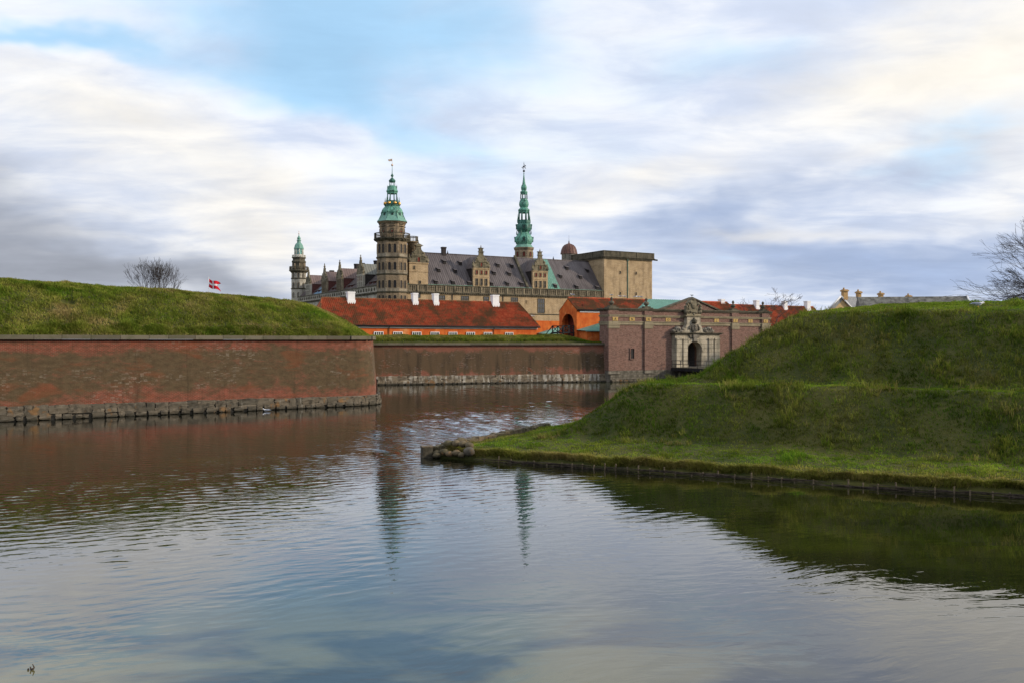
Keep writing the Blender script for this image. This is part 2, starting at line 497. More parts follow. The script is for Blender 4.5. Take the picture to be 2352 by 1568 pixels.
def water_mat():
    m = bpy.data.materials.new('moat_water')
    m.use_nodes = True
    N = NT(m.node_tree)
    p = N.pos()
    x, y, z = N.sep(p)
    warp = N.noise(p, 0.10, 2.0, 0.5, 0.0, out=1)
    wv = N.n('ShaderNodeVectorMath', {0: N.n('ShaderNodeVectorMath', {0: warp, 1: (0.5, 0.5, 0.5)}, operation='SUBTRACT'), 1: (6.0, 6.0, 0.0)}, operation='MULTIPLY')
    q = N.n('ShaderNodeVectorMath', {0: p, 1: wv}, operation='ADD')
    q = N.n('ShaderNodeVectorRotate', {'Vector': q, 'Angle': R(-14)}, rotation_type='Z_AXIS')
    r1 = N.noise(N.scale(q, (0.62, 1.9, 1.0)), 1.0, 3.0, 0.55, 0.5)
    r2 = N.noise(N.scale(q, (1.9, 5.0, 1.0)), 1.0, 2.0, 0.5, 0.4)
    sw = N.noise(N.scale(q, (0.35, 0.9, 1.0)), 1.0, 2.0, 0.5)
    patch = N.ramp(N.noise(N.scale(p, (0.035, 0.06, 1.0)), 1.0, 3.0, 0.5), 0.35, 0.65)
    far = N.ramp(N.m('SUBTRACT', y, N.m('MULTIPLY', x, 0.35)), 22.0, 44.0)
    off = N.m('SUBTRACT', N.m('MULTIPLY', N.m('ADD', x, 38.4), 0.567), N.m('MULTIPLY', N.m('SUBTRACT', y, 66.0), 0.824))
    open_w = N.ramp(off, 2.0, 24.0)
    amp = N.m('ADD', N.m('MULTIPLY', patch, 0.22), N.m('ADD', 0.13, N.m('MULTIPLY', N.m('MULTIPLY', far, open_w), N.m('ADD', 0.34, N.m('MULTIPLY', N.m('MULTIPLY', N.ramp(x, -16.0, -2.0), N.ramp(y, 36.0, 60.0)), 1.0)))))
    lee = N.ramp(N.m('ADD', N.m('MULTIPLY', x, 0.45), N.m('MULTIPLY', y, 0.89)), 21.0, 31.0)
    side = N.ramp(x, 3.0, 14.0)
    amp = N.m('MULTIPLY', amp, N.m('SUBTRACT', 1.0, N.m('MULTIPLY', N.m('MULTIPLY', lee, side), 0.80)))
    h = N.m('ADD', N.m('MULTIPLY', r1, 0.80), N.m('ADD', N.m('MULTIPLY', r2, 0.42), N.m('MULTIPLY', sw, 0.40)))
    h = N.m('MULTIPLY', h, amp)
    bump = N.n('ShaderNodeBump', {'Height': h, 'Distance': 0.024, 'Strength': 1.0})
    weed = N.ramp(N.m('ADD', N.noise(N.scale(p, (0.10, 0.22, 1.0)), 1.0, 4.0, 0.6, 0.4), N.m('MULTIPLY', N.m('MULTIPLY', lee, side), 0.22)), 0.52, 0.80)
    c = N.mix(weed, (0.006, 0.007, 0.003), (0.024, 0.028, 0.004))
    bed = N.m('MULTIPLY', N.m('MULTIPLY', N.m('SUBTRACT', 1.0, N.ramp(y, 15.0, 25.0)), N.m('SUBTRACT', 1.0, N.ramp(x, 0.0, 9.0))),
              N.ramp(N.noise(N.scale(p, (0.22, 0.5, 1.0)), 1.0, 4.0, 0.6, 0.6), 0.38, 0.60))
    c = N.mix(N.m('MULTIPLY', bed, 0.9), c, (0.13, 0.118, 0.042))
    d = N.n('ShaderNodeBsdfDiffuse', {0: c})
    g = N.n('ShaderNodeBsdfGlossy', {0: (0.97, 0.98, 1.0), 'Roughness': 0.015, 'Normal': bump})
    fr = N.n('ShaderNodeFresnel', {'IOR': 1.33, 'Normal': bump})
    fac = N.m('MINIMUM', N.m('ADD', N.m('MULTIPLY', fr, 1.3), 0.045), 0.74)
    s = N.n('ShaderNodeMixShader', {0: fac, 1: d, 2: g})
    N.n('ShaderNodeOutputMaterial', {0: s})
    MATS['moat_water'] = m


water_mat()


# ------------------------------------------------------------------ mesh helpers
class MB:
    def __init__(self):
        self.v = []
        self.f = []
        self.mi = []
        self.sm = []

    def add(self, verts, faces, m=0, smooth=False):
        b = len(self.v)
        self.v.extend(tuple(p) for p in verts)
        for f in faces:
            self.f.append([i + b for i in f])
            self.mi.append(m)
            self.sm.append(smooth)
        return self

    def box(self, x0, x1, y0, y1, z0, z1, m=0):
        v = [(x0, y0, z0), (x1, y0, z0), (x1, y1, z0), (x0, y1, z0), (x0, y0, z1), (x1, y0, z1), (x1, y1, z1), (x0, y1, z1)]
        return self.add(v, [(0, 3, 2, 1), (4, 5, 6, 7), (0, 1, 5, 4), (1, 2, 6, 5), (2, 3, 7, 6), (3, 0, 4, 7)], m)

    def ext_xz(self, pts, y0, y1, m=0):
        n = len(pts)
        v = [(x, y0, z) for x, z in pts] + [(x, y1, z) for x, z in pts]
        f = [tuple(range(n)), tuple(range(2 * n - 1, n - 1, -1))]
        f += [(i, i + n, (i + 1) % n + n, (i + 1) % n) for i in range(n)]
        return self.add(v, f, m)

    def ext_yz(self, pts, x0, x1, m=0):
        n = len(pts)
        v = [(x0, y, z) for y, z in pts] + [(x1, y, z) for y, z in pts]
        f = [tuple(range(n - 1, -1, -1)), tuple(range(n, 2 * n))]
        f += [((i + 1) % n, (i + 1) % n + n, i + n, i) for i in range(n)]
        return self.add(v, f, m)

    def ext_xy(self, pts, z0, z1, m=0):
        n = len(pts)
        v = [(x, y, z0) for x, y in pts] + [(x, y, z1) for x, y in pts]
        f = [tuple(range(n - 1, -1, -1)), tuple(range(n, 2 * n))]
        f += [(i, (i + 1) % n, (i + 1) % n + n, i + n) for i in range(n)]
        return self.add(v, f, m)

    def lathe(self, prof, n=8, c=(0, 0), a0=0.0, m=0, smooth=False):
        v = []
        for r, z in prof:
            for k in range(n):
                a = a0 + 2 * math.pi * k / n
                v.append((c[0] + r * math.cos(a), c[1] + r * math.sin(a), z))
        f = []
        for i in range(len(prof) - 1):
            for k in range(n):
                k2 = (k + 1) % n
                f.append((i * n + k, i * n + k2, (i + 1) * n + k2, (i + 1) * n + k))
        f.append(tuple(range(n - 1, -1, -1)))
        t = (len(prof) - 1) * n
        f.append(tuple(t + k for k in range(n)))
        return self.add(v, f, m, smooth)

    def tube(self, p0, p1, r0, r1=None, n=6, m=0, smooth=True):
        r1 = r0 if r1 is None else r1
        p0, p1 = Vector(p0), Vector(p1)
        d = (p1 - p0)
        if d.length < 1e-6:
            return self
        d.normalize()
        a = d.orthogonal().normalized()
        b = d.cross(a)
        v = []
        for p, r in ((p0, r0), (p1, r1)):
            for k in range(n):
                t = 2 * math.pi * k / n
                v.append(p + (a * math.cos(t) + b * math.sin(t)) * r)
        f = [(k, (k + 1) % n, (k + 1) % n + n, k + n) for k in range(n)]
        f += [tuple(range(n - 1, -1, -1)), tuple(range(n, 2 * n))]
        return self.add(v, f, m, smooth)

    def path(self, pts, r, n=5, m=0):
        for i in range(len(pts) - 1):
            ra = r[i] if isinstance(r, (list, tuple)) else r
            rb = r[i + 1] if isinstance(r, (list, tuple)) else r
            self.tube(pts[i], pts[i + 1], ra, rb, n, m)
        return self

    def ball(self, c, r, n=8, h=5, m=0, jit=0.0, rnd=None):
        rx, ry, rz = r if isinstance(r, (tuple, list)) else (r, r, r)
        v = [(c[0], c[1], c[2] - rz)]
        for i in range(1, h):
            p = -math.pi / 2 + math.pi * i / h
            for k in range(n):
                a = 2 * math.pi * k / n
                q = 1 + (rnd.uniform(-jit, jit) if rnd else 0)
                v.append((c[0] + rx * q * math.cos(p) * math.cos(a), c[1] + ry * q * math.cos(p) * math.sin(a), c[2] + rz * q * math.sin(p)))
        v.append((c[0], c[1], c[2] + rz))
        f = [(0, 1 + (k + 1) % n, 1 + k) for k in range(n)]
        for i in range(h - 2):
            b = 1 + i * n
            f += [(b + k, b + (k + 1) % n, b + n + (k + 1) % n, b + n + k) for k in range(n)]
        b = 1 + (h - 2) * n
        f += [(b + k, b + (k + 1) % n, len(v) - 1) for k in range(n)]
        return self.add(v, f, m, True)

    def mesh(self, name, mats):
        me = bpy.data.meshes.new(name)
        me.from_pydata(self.v, [], self.f)
        mats = mats if isinstance(mats, (list, tuple)) else [mats]
        for mm in mats:
            me.materials.append(MATS[mm])
        me.polygons.foreach_set('material_index', self.mi)
        me.polygons.foreach_set('use_smooth', self.sm)
        me.update()
        return me

    def build(self, name, mats, parent=None, **kw):
        return link(name, self.mesh(name, mats), parent, **kw)


def link(name, data, parent=None, label=None, cat=None, group=None, kind=None, loc=None, rz=None):
    o = bpy.data.objects.new(name, data)
    COL.objects.link(o)
    if parent is not None:
        o.parent = parent
    if loc is not None:
        o.location = loc
    if rz is not None:
        o.rotation_euler = (0, 0, rz)
    for k, v in (('label', label), ('category', cat), ('group', group), ('kind', kind)):
        if v:
            o[k] = v
    return o


def root(name, label, cat, loc=(0, 0, 0), rz=0.0, group=None):
    return link(name, None, None, label, cat, group, None, loc, rz)


class Frame:
    """A plan frame: local x runs along a facade, local y away from the camera."""
    def __init__(self, ox, oy, deg):
        self.o = (ox, oy)
        self.a = R(deg)
        self.u = (math.cos(self.a), math.sin(self.a))
        self.w = (-math.sin(self.a), math.cos(self.a))

    def xt(self, px, w=0.0):           # local x of the point of the line y=w seen in column px
        k = (px - 1250) / FPX
        bx, by = self.o[0] + self.w[0] * w, self.o[1] + self.w[1] * w
        return (k * by - bx) / (self.u[0] - k * self.u[1])

    def yt(self, px, t=0.0):
        k = (px - 1250) / FPX
        bx, by = self.o[0] + self.u[0] * t, self.o[1] + self.u[1] * t
        return (k * by - bx) / (self.w[0] - k * self.w[1])

    def depth(self, t, w):
        return self.o[1] + self.u[1] * t + self.w[1] * w

    def z(self, py, t, w=0.0):
        return EYE + (833.5 - py) * self.depth(t, w) / FPX

    def root(self, name, label, cat, group=None):
        return root(name, label, cat, (self.o[0], self.o[1], 0), self.a, group)

    def world(self, t, w, z):
        return (self.o[0] + self.u[0] * t + self.w[0] * w, self.o[1] + self.u[1] * t + self.w[1] * w, z)


def vnoise(x, y, seed=0):
    xi = np.floor(x).astype(np.int64)
    yi = np.floor(y).astype(np.int64)
    fx = x - xi
    fy = y - yi
    fx = fx * fx * (3 - 2 * fx)
    fy = fy * fy * (3 - 2 * fy)

    def h(a, b):
        n = (a * 374761393 + b * 668265263 + seed * 974634777) & 0x7fffffff
        n = ((n ^ (n >> 13)) * 1274126177) & 0x7fffffff
        n = n ^ (n >> 16)
        return (n & 0xffff) / 65535.0
    return (h(xi, yi) * (1 - fx) + h(xi + 1, yi) * fx) * (1 - fy) + (h(xi, yi + 1) * (1 - fx) + h(xi + 1, yi + 1) * fx) * fy


def fbm(x, y, seed=0, o=4):
    s = 0.0
    a = 0.5
    for i in range(o):
        s = s + a * (vnoise(x, y, seed + i) - 0.5)
        x = x * 2.03 + 11.3
        y = y * 2.03 + 5.7
        a *= 0.5
    return s


def grid_mesh(name, X, Y, Z, mat):
    ny, nx = X.shape
    me = bpy.data.meshes.new(name)
    co = np.stack([X, Y, Z], -1).reshape(-1, 3)
    idx = np.arange(nx * ny).reshape(ny, nx)
    q = np.stack([idx[:-1, :-1], idx[:-1, 1:], idx[1:, 1:], idx[1:, :-1]], -1).reshape(-1, 4)
    me.vertices.add(len(co))
    me.vertices.foreach_set('co', co.ravel())
    me.loops.add(q.size)
    me.loops.foreach_set('vertex_index', q.ravel())
    me.polygons.add(len(q))
    me.polygons.foreach_set('loop_start', np.arange(0, q.size, 4))
    me.polygons.foreach_set('loop_total', np.full(len(q), 4))
    me.polygons.foreach_set('use_smooth', np.ones(len(q), bool))
    me.materials.append(MATS[mat])
    me.update(calc_edges=True)
    me.validate()
    return me


GREENS = np.array([(0.080, 0.168, 0.013), (0.165, 0.215, 0.028), (0.255, 0.255, 0.052), (0.40, 0.31, 0.13)])


def grass(name, X, Y, Z, length, width, blades, tone, rng, label, parent=None, lean=(0.0, 0.0), shade_dull=None):
    """Many small tufts of bent blades; tone 0..1 picks from deep green to straw."""
    n = len(X)
    N = n * blades
    px = np.repeat(X, blades) + rng.normal(0, 0.05, N)
    py = np.repeat(Y, blades) + rng.normal(0, 0.05, N)
    pz = np.repeat(Z, blades) - 0.02
    L = np.repeat(length * (0.55 + 1.0 * vnoise(X * 1.6, Y * 1.6, 507)), blades) * rng.uniform(0.55, 1.2, N)
    a = rng.uniform(0, 2 * np.pi, N)
    tilt = rng.uniform(0.15, 1.0, N)
    dx = np.cos(a) * tilt + lean[0]
    dy = np.sin(a) * tilt + lean[1]
    b = rng.uniform(0, 2 * np.pi, N)
    wx = np.cos(b) * width * 0.5
    wy = np.sin(b) * width * 0.5
    base1 = np.stack([px - wx, py - wy, pz], -1)
    base2 = np.stack([px + wx, py + wy, pz], -1)
    mx, my, mz = px + dx * L * 0.35, py + dy * L * 0.35, pz + L * 0.62
    m1 = np.stack([mx - wx * 0.8, my - wy * 0.8, mz], -1)
    m2 = np.stack([mx + wx * 0.8, my + wy * 0.8, mz], -1)
    tip = np.stack([px + dx * L * 0.95, py + dy * L * 0.95, pz + L * (0.95 - 0.35 * tilt)], -1)
    co = np.stack([base1, base2, m2, m1, tip], 1).reshape(-1, 3)
    i = np.arange(N) * 5
    quads = np.stack([i, i + 1, i + 2, i + 3], -1)
    tris = np.stack([i + 3, i + 2, i + 4], -1)
    loops = np.concatenate([quads, tris], 1).ravel()
    starts = (np.arange(N)[:, None] * 7 + np.array([0, 4])).ravel()
    totals = np.tile([4, 3], N)
    me = bpy.data.meshes.new(name)
    me.vertices.add(len(co))
    me.vertices.foreach_set('co', co.ravel())
    me.loops.add(len(loops))
    me.loops.foreach_set('vertex_index', loops)
    me.polygons.add(2 * N)
    me.polygons.foreach_set('loop_start', starts)
    me.polygons.foreach_set('loop_total', totals)
    t = np.clip(np.repeat(tone, blades) + rng.normal(0, 0.13, N), 0, 1) * 2.999
    k = np.floor(t).astype(int)
    fr = (t - k)[:, None]
    colr = GREENS[k] * (1 - fr) + GREENS[np.minimum(k + 1, 3)] * fr
    colr = colr * rng.uniform(0.72, 1.25, N)[:, None]
    colr = colr * np.repeat(np.clip(1.0 + 1.1 * fbm(X * 1.5, Y * 1.5, 501) + 0.9 * fbm(X * 0.4, Y * 0.4, 503), 0.35, 1.9), blades)[:, None]
    if shade_dull is not None:
        colr = colr * (1 - np.repeat(shade_dull, blades)[:, None] * np.array([0.30, 0.26, 0.26]))  # darkens or brightens tufts by colour, standing in for shade and light
    colr = np.repeat(colr, 5, axis=0)
    rgba = np.concatenate([colr, np.ones((len(colr), 1))], 1).astype(np.float32)
    at = me.color_attributes.new('tint', 'FLOAT_COLOR', 'POINT')
    at.data.foreach_set('color', rgba.ravel())
    me.materials.append(MATS['grass_blades'])
    me.update(calc_edges=True)
    return link(name, me, parent, label, 'grass', None, 'stuff')


# ------------------------------------------------------------------ the setting: ground, water
mb = MB()
mb.add([(-4000, -4000, -1.6), (4000, -4000, -1.6), (4000, 4000, -1.6), (-4000, 4000, -1.6)], [(0, 1, 2, 3)])
mb.build('ground', 'earth', kind='structure')
mb = MB()
mb.add([(-260, 2, -0.14), (260, 2, -0.14), (260, 230, -0.14), (-260, 230, -0.14)], [(0, 1, 2, 3)])
mb.build('moat_water', 'moat_water', kind='structure')


def sstep(v, a, b):
    t = np.clip((v - a) / (b - a), 0, 1)
    return t * t * (3 - 2 * t)


# the rippled sheet of the moat: real wavelets, stronger where the channel lies open to the wind
rowy = [9.0]
while rowy[-1] < 150:
    rowy.append(rowy[-1] + min(0.20, max(0.05, rowy[-1] * 0.0028)))
rowy = np.array(rowy)
VV, YW = np.meshgrid(np.linspace(-1, 1, 370), rowy)
XW = VV * (YW * 0.62 + 5.0)
wr = np.random.default_rng(77)
off = (XW + 38.4) * 0.567 - (YW - 66.0) * 0.824
lee = sstep(0.45 * XW + 0.89 * YW, 20.0, 30.0) * sstep(XW, 3.0, 12.0)
chan = sstep(XW, -15.0, -3.0) * sstep(YW, 40.0, 62.0)
far = sstep(YW - 0.35 * XW, 20.0, 46.0)
gust = 0.55 + 0.9 * np.clip(0.5 + 1.3 * fbm(XW * 0.05, YW * 0.09, 401), 0, 1)
slope = (0.007 + 0.021 * far * sstep(off, 1.0, 22.0) * gust + 0.085 * chan * gust) * (1 - 0.75 * lee)
ZW_ = np.zeros_like(XW)
wx = XW + 2.0 * fbm(XW * 0.08, YW * 0.08, 405)
wy = YW + 2.0 * fbm(XW * 0.08, YW * 0.08, 407)
NWV = 34
for k in range(NWV):
    lam = math.exp(wr.uniform(math.log(0.24), math.log(0.80)))
    th = math.pi / 2 + 0.25 + wr.normal(0, 0.55)
    kk_ = 2 * math.pi / lam
    ZW_ += (1.0 / kk_) * np.sin(kk_ * (wx * math.cos(th) + wy * math.sin(th)) + wr.uniform(0, 6.28))
ZW_ *= slope * math.sqrt(2.0 / NWV)
link('moat_water', grid_mesh('moat_water', XW, YW, ZW_, 'moat_water'), kind='structure')
# bank the photograph was taken from (behind and below the camera)
xs = np.linspace(-260, 260, 90)
ys = np.array([-400, -60, -20, -4, 2, 5, 7.5, 9, 10])
X, Y = np.meshgrid(xs, ys)
prof = np.interp(Y, ys, [4.3, 4.3, 4.3, 4.2, 3.6, 2.2, 0.8, 0.1, -0.5])
link('near_bank', grid_mesh('near_bank', X, Y, prof + 0.25 * fbm(X * 0.4, Y * 0.4, 3), 'turf'), kind='structure')

# ------------------------------------------------------------------ castle ground behind the curtain wall
CU0 = np.array([-19.6, 121.6])
CU1 = np.array([15.2, 132.4])
CU_D = (CU1 - CU0) / np.linalg.norm(CU1 - CU0)
CU_N = np.array([-CU_D[1], CU_D[0]])
CU_L = float(np.linalg.norm(CU1 - CU0))
mb = MB()
mb.ext_xy([(-900, 140), (-40, 128), (-20.5, 128.0), (14.0, 139.0), (46, 156), (260, 180), (900, 200), (900, 1500), (-900, 1500)], -1.0, 5.75)
mb.build('castle_ground', 'turf', kind='structure')

# ------------------------------------------------------------------ ravelin (right earthwork)
TIP = np.array([-4.3, 45.7])
EA = np.array([0.8927, -0.4506])
EB = np.array([0.4506, 0.8927])
PD = [0.0, 0.10, 0.11, 0.32, 0.62, 2.6, 4.5, 5.2, 7.9, 8.6, 10.3, 11.0, 15.3, 16.3, 20.0, 30.0, 60.0]
PZ = [-0.6, -0.6, 0.08, 0.12, 0.40, 0.60, 0.80, 1.12, 3.44, 3.68, 3.60, 4.00, 7.40, 7.72, 8.25, 8.72, 8.75]


def ravelin_z(q1, q2, x, y):
    D = np.minimum(q1, q2)
    near = np.clip((D - 0.3) / 2.0, 0, 1)
    Dn = D + near * (0.45 * fbm(x * 0.22, y * 0.22, 11) + 0.28 * fbm(x * 0.8, y * 0.8, 21))
    # rounded salient
    k = 0.45
    Dr = -np.log(np.exp(-np.clip(q1, 0, 60) / k) + np.exp(-np.clip(q2, 0, 60) / k)) * k
    Dn = np.where(D > 3.0, Dn + (Dr - D) * np.clip((D - 3.0) / 4.0, 0, 1) * 0.8, Dn)
    edge = np.exp(-((D - 0.5) / 0.35) ** 2) * (D > 0.105)
    Dn = Dn + edge * (0.55 * fbm(x * 0.7, y * 0.7, 301) + 0.25 * fbm(x * 2.6, y * 2.6, 303))
    z = np.interp(Dn, PD, PZ)
    z = z + near * (0.16 * fbm(x * 0.7, y * 0.7, 5) + 0.13 * fbm(x * 2.4, y * 2.4, 8))
    lump = vnoise(x * 0.45, y * 0.45, 44)
    z = z + near * 0.12 * np.clip(lump - 0.72, 0, 1) / 0.28
    return z


q1 = np.concatenate([[0, 0.1, 0.11, 0.2], np.arange(0.35, 50, 0.3), np.arange(51, 110, 3.0)])
q2 = np.concatenate([[0, 0.1, 0.11, 0.2], np.arange(0.35, 26, 0.26), np.arange(27, 80, 1.5)])
Q1, Q2 = np.meshgrid(q1, q2)
XR = TIP[0] + EA[0] * Q1 + EB[0] * Q2
YR = TIP[1] + EA[1] * Q1 + EB[1] * Q2
ZR = ravelin_z(Q1, Q2, XR, YR)
link('ravelin_hill', grid_mesh('ravelin_hill', XR, YR, ZR, 'turf'), kind='structure')


def frustum(x, y, pad=9.0):
    return np.abs(x) < (y * 1250 / FPX + pad)


rng = np.random.default_rng(5)


def scatter_ravelin(n, a, b, c, d):
    s1 = rng.uniform(a, b, n)
    s2 = rng.uniform(c, d, n)
    x = TIP[0] + EA[0] * s1 + EB[0] * s2
    y = TIP[1] + EA[1] * s1 + EB[1] * s2
    D = np.minimum(s1, s2)
    ok = frustum(x, y) & (D > 0.45)
    return s1[ok], s2[ok], x[ok], y[ok], D[ok]


s1, s2, x, y, D = scatter_ravelin(118000, 0.3, 58, 0.3, 24)
z = ravelin_z(s1, s2, x, y)
flat = ((D > 0.6) & (D < 4.9)) | ((D > 8.4) & (D < 10.6)) | (D > 16.0)
tuft = vnoise(x * 0.55, y * 0.55, 91)
ln = np.where(flat, 0.10, 0.17) + 0.14 * np.clip(tuft - 0.62, 0, 1) / 0.38
big = fbm(x * 0.16, y * 0.16, 31, 4)
tone = np.where(flat, 0.13, 0.30) + np.where(flat, 0.8, 1.3) * big + np.where(flat, 0.5, 0.9) * fbm(x * 0.8, y * 0.8, 37)
tone = np.where((D < 1.6), tone + 0.32, tone)
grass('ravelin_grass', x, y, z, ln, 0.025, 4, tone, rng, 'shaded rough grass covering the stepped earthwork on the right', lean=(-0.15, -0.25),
      shade_dull=np.where(flat, -1.0, 0.85))  # slope shade and brighter flats are painted into the blade colours
# coarse tussocks on the lower slope and dry fringe along the bank edge
s1, s2, x, y, D = scatter_ravelin(32000, 0.3, 54, 0.3, 17)
msk = (fbm(x * 0.5, y * 0.5, 61) + rng.normal(0, 0.07, len(x)) > 0.12) & (D > 4.0) | (vnoise(x * 0.8, y * 0.8, 62) > 0.93)
x, y, s1, s2 = x[msk], y[msk], s1[msk], s2[msk]
grass('grass_tussocks', x, y, ravelin_z(s1, s2, x, y), rng.uniform(0.22, 0.5, len(x)), 0.024, 6, 0.45 + 1.2 * fbm(x * 0.7, y * 0.7, 64), rng,
      'coarse long grass tussocks on the right earthwork slopes', lean=(-0.25, -0.5), shade_dull=np.full(len(x), 0.25))
n = 9000
s1 = rng.uniform(0.8, 52, n)
s2 = rng.uniform(0.42, 0.75, n)
x = TIP[0] + EA[0] * s1 + EB[0] * s2
y = TIP[1] + EA[1] * s1 + EB[1] * s2
grass('dry_grass_fringe', x, y, ravelin_z(s1, s2, x, y), np.full(n, 0.27), 0.018, 5, 0.72 + 0.8 * fbm(x * 0.4, y * 0.4, 71), rng,
      'dry brownish grass fringe hanging over the bank above the wattle edging', lean=(-0.4, -0.9))

# ------------------------------------------------------------------ bastion (left earthwork and brick wall)
BP = np.array([-38.4, 66.0])
E1 = np.array([0.8236, 0.5672])
E2 = np.array([-0.5672, 0.8236])
FL = np.array([0.435, 0.9004])          # flank direction in (s, D)
S_END = 31.0


def bxy(s, d):
    return BP[0] + E1[0] * s + E2[0] * d, BP[1] + E1[1] * s + E2[1] * d


def bastion_z(s, d, x, y):
    df = (S_END - s) * 0.9004 + d * 0.435
    c = 0.85
    m = -np.log(np.exp(-(d - 0.65) / 1.1) + np.exp(-(df - 0.65) / 1.1)) * 1.1
    rise = 0.62 * np.maximum(m, 0)
    cap = np.clip(11.45 - 0.046 * s, 9.9, 12.4) - 6.40
    rise = -np.log(np.exp(-rise / c) + np.exp(-cap / c)) * c + np.log(1 + np.exp(-cap / c)) * c
    near = np.clip(m / 1.2, 0, 1)
    z = 6.40 + np.maximum(rise, 0) + near * (0.5 * fbm(x * 0.25, y * 0.25, 101) + 0.30 * fbm(x * 0.9, y * 0.9, 103))
    # a small burrow in the slope
    hx, hy = bxy(5.4, 5.6)
    r2 = ((x - hx) ** 2 + (y - hy) ** 2)
    return z - 0.9 * np.exp(-r2 / 0.22)


dd = np.concatenate([np.arange(0.5, 18, 0.28), np.arange(19, 38, 1.5)])
tt = np.linspace(0, 1, 300)
TT, DD = np.meshgrid(tt, dd)
SS = -48 + (S_END + 0.483 * DD - 0.55 + 48) * TT
XB, YB = bxy(SS, DD)
ZB = bastion_z(SS, DD, XB, YB)
link('bastion_hill', grid_mesh('bastion_hill', XB, YB, ZB, 'turf'), kind='structure')
n = 90000
d = rng.uniform(0.55, 16.5, n)
s = rng.uniform(-22, 41, n)
x, y = bxy(s, d)
ok = frustum(x, y) & (s < S_END + 0.483 * d - 0.6)
x, y, s, d = x[ok], y[ok], s[ok], d[ok]
hx, hy = bxy(5.4, 5.6)
ok = ((x - hx) ** 2 * 0.5 + (y - hy) ** 2) > 0.22
x, y, s, d = x[ok], y[ok], s[ok], d[ok]
tone = 0.56 + 0.9 * fbm(x * 0.14, y * 0.14, 131) + 1.1 * fbm(x * 0.6, y * 0.6, 133)
grass('bastion_grass', x, y, bastion_z(s, d, x, y), 0.24 + 0.16 * np.clip(vnoise(x * 0.5, y * 0.5, 141) - 0.5, 0, 1), 0.040, 3, tone, rng,
      'sunlit mown grass on the rounded earthwork above the left brick wall', lean=(-0.1, -0.3))
n = 7000
s = rng.uniform(-18, S_END - 0.3, n)
d = rng.uniform(0.75, 1.9, n)
x, y = bxy(s, d)
ok = fbm(x * 0.5, y * 0.5, 157) + rng.normal(0, 0.1, n) > -0.04
x, y, s, d = x[ok], y[ok], s[ok], d[ok]
n = len(x)
grass('bastion_grass_fringe', x, y, bastion_z(s, d, x, y), np.full(n, 0.42) * (0.5 + 0.9 * vnoise(x * 1.1, y * 1.1, 151)), 0.03, 5, 0.42 + 0.9 * fbm(x * 0.5, y * 0.5, 153), rng,
      'dark ragged grass fringe standing behind the left wall coping', lean=(0.0, -0.5))


# ------------------------------------------------------------------ masonry walls with stones
def wall_strip(name, base, top, z0, z1, mat, parent, uv_off=0.0, rows=6):
    """A battered wall surface between two plan polylines; UVs in metres."""
    n = len(base)
    vs, fs, uv = [], [], []
    acc = [0.0]
    for i in range(1, n):
        acc.append(acc[-1] + math.hypot(base[i][0] - base[i - 1][0], base[i][1] - base[i - 1][1]))
    for j in range(rows + 1):
        t = j / rows
        for i in range(n):
            vs.append((base[i][0] * (1 - t) + top[i][0] * t, base[i][1] * (1 - t) + top[i][1] * t, z0 + (z1 - z0) * t))
    for j in range(rows):
        for i in range(n - 1):
            a = j * n + i
            fs.append((a, a + 1, a + n + 1, a + n))
    me = bpy.data.meshes.new(name)
    me.from_pydata(vs, [], fs)
    ul = me.uv_layers.new(name='UVMap')
    for p in me.polygons:
        for li in p.loop_indices:
            vi = me.loops[li].vertex_index
            ul.data[li].uv = (acc[vi % n] + uv_off, vs[vi][2])
    me.materials.append(MATS[mat])
    me.polygons.foreach_set('use_smooth', [True] * len(me.polygons))
    return link(name, me, parent)


STONES = {}


def stone_mesh(kind, mat):
    """A rough block of unit size (x along, y depth, z up), centred."""
    key = (kind, mat)
    if key in STONES:
        return STONES[key]
    rnd = random.Random(hash(kind) % 1000 if not isinstance(kind, int) else kind * 7 + 1)
    m = MB()
    n = 3
    pts = {}
    vs = []

    def vid(i, j, k):
        t = (i, j, k)
        if t not in pts:
            p = [2 * a / n - 1 for a in t]
            l4 = (abs(p[0]) ** 12 + abs(p[1]) ** 12 + abs(p[2]) ** 12) ** (1 / 12)
            q = [c / l4 * max(abs(p[0]), abs(p[1]), abs(p[2])) * 0.5 for c in p]
            q = [c * (1 + rnd.uniform(-0.16, 0.12)) for c in q]
            pts[t] = len(vs)
            vs.append(q)
        return pts[t]
    fs = []
    for i in range(n):
        for j in range(n):
            fs.append([vid(i, j, 0), vid(i, j + 1, 0), vid(i + 1, j + 1, 0), vid(i + 1, j, 0)])
            fs.append([vid(i, j, n), vid(i + 1, j, n), vid(i + 1, j + 1, n), vid(i, j + 1, n)])
            fs.append([vid(i, 0, j), vid(i + 1, 0, j), vid(i + 1, 0, j + 1), vid(i, 0, j + 1)])
            fs.append([vid(i, n, j), vid(i, n, j + 1), vid(i + 1, n, j + 1), vid(i + 1, n, j)])
            fs.append([vid(0, i, j), vid(0, i, j + 1), vid(0, i + 1, j + 1), vid(0, i + 1, j)])
            fs.append([vid(n, i, j), vid(n, i + 1, j), vid(n, i + 1, j + 1), vid(n, i, j + 1)])
    m.add(vs, fs, 0, False)
    STONES[key] = m.mesh('stone', mat)
    return STONES[key]


def put_stone(parent, kind, mat, x, y, z, ang, size, name='stone'):
    o = link(name, stone_mesh(kind, mat), parent, loc=(x, y, z), rz=ang)
    o.scale = size
    return o


BLOCK = {}


def block_mesh(mat):
    if mat not in BLOCK:
        m = MB()
        b = 0.04
        m.box(-0.5, 0.5, -0.5, 0.5, -0.5, 0.5)
        BLOCK[mat] = m.mesh('coping_stone', mat)
    return BLOCK[mat]


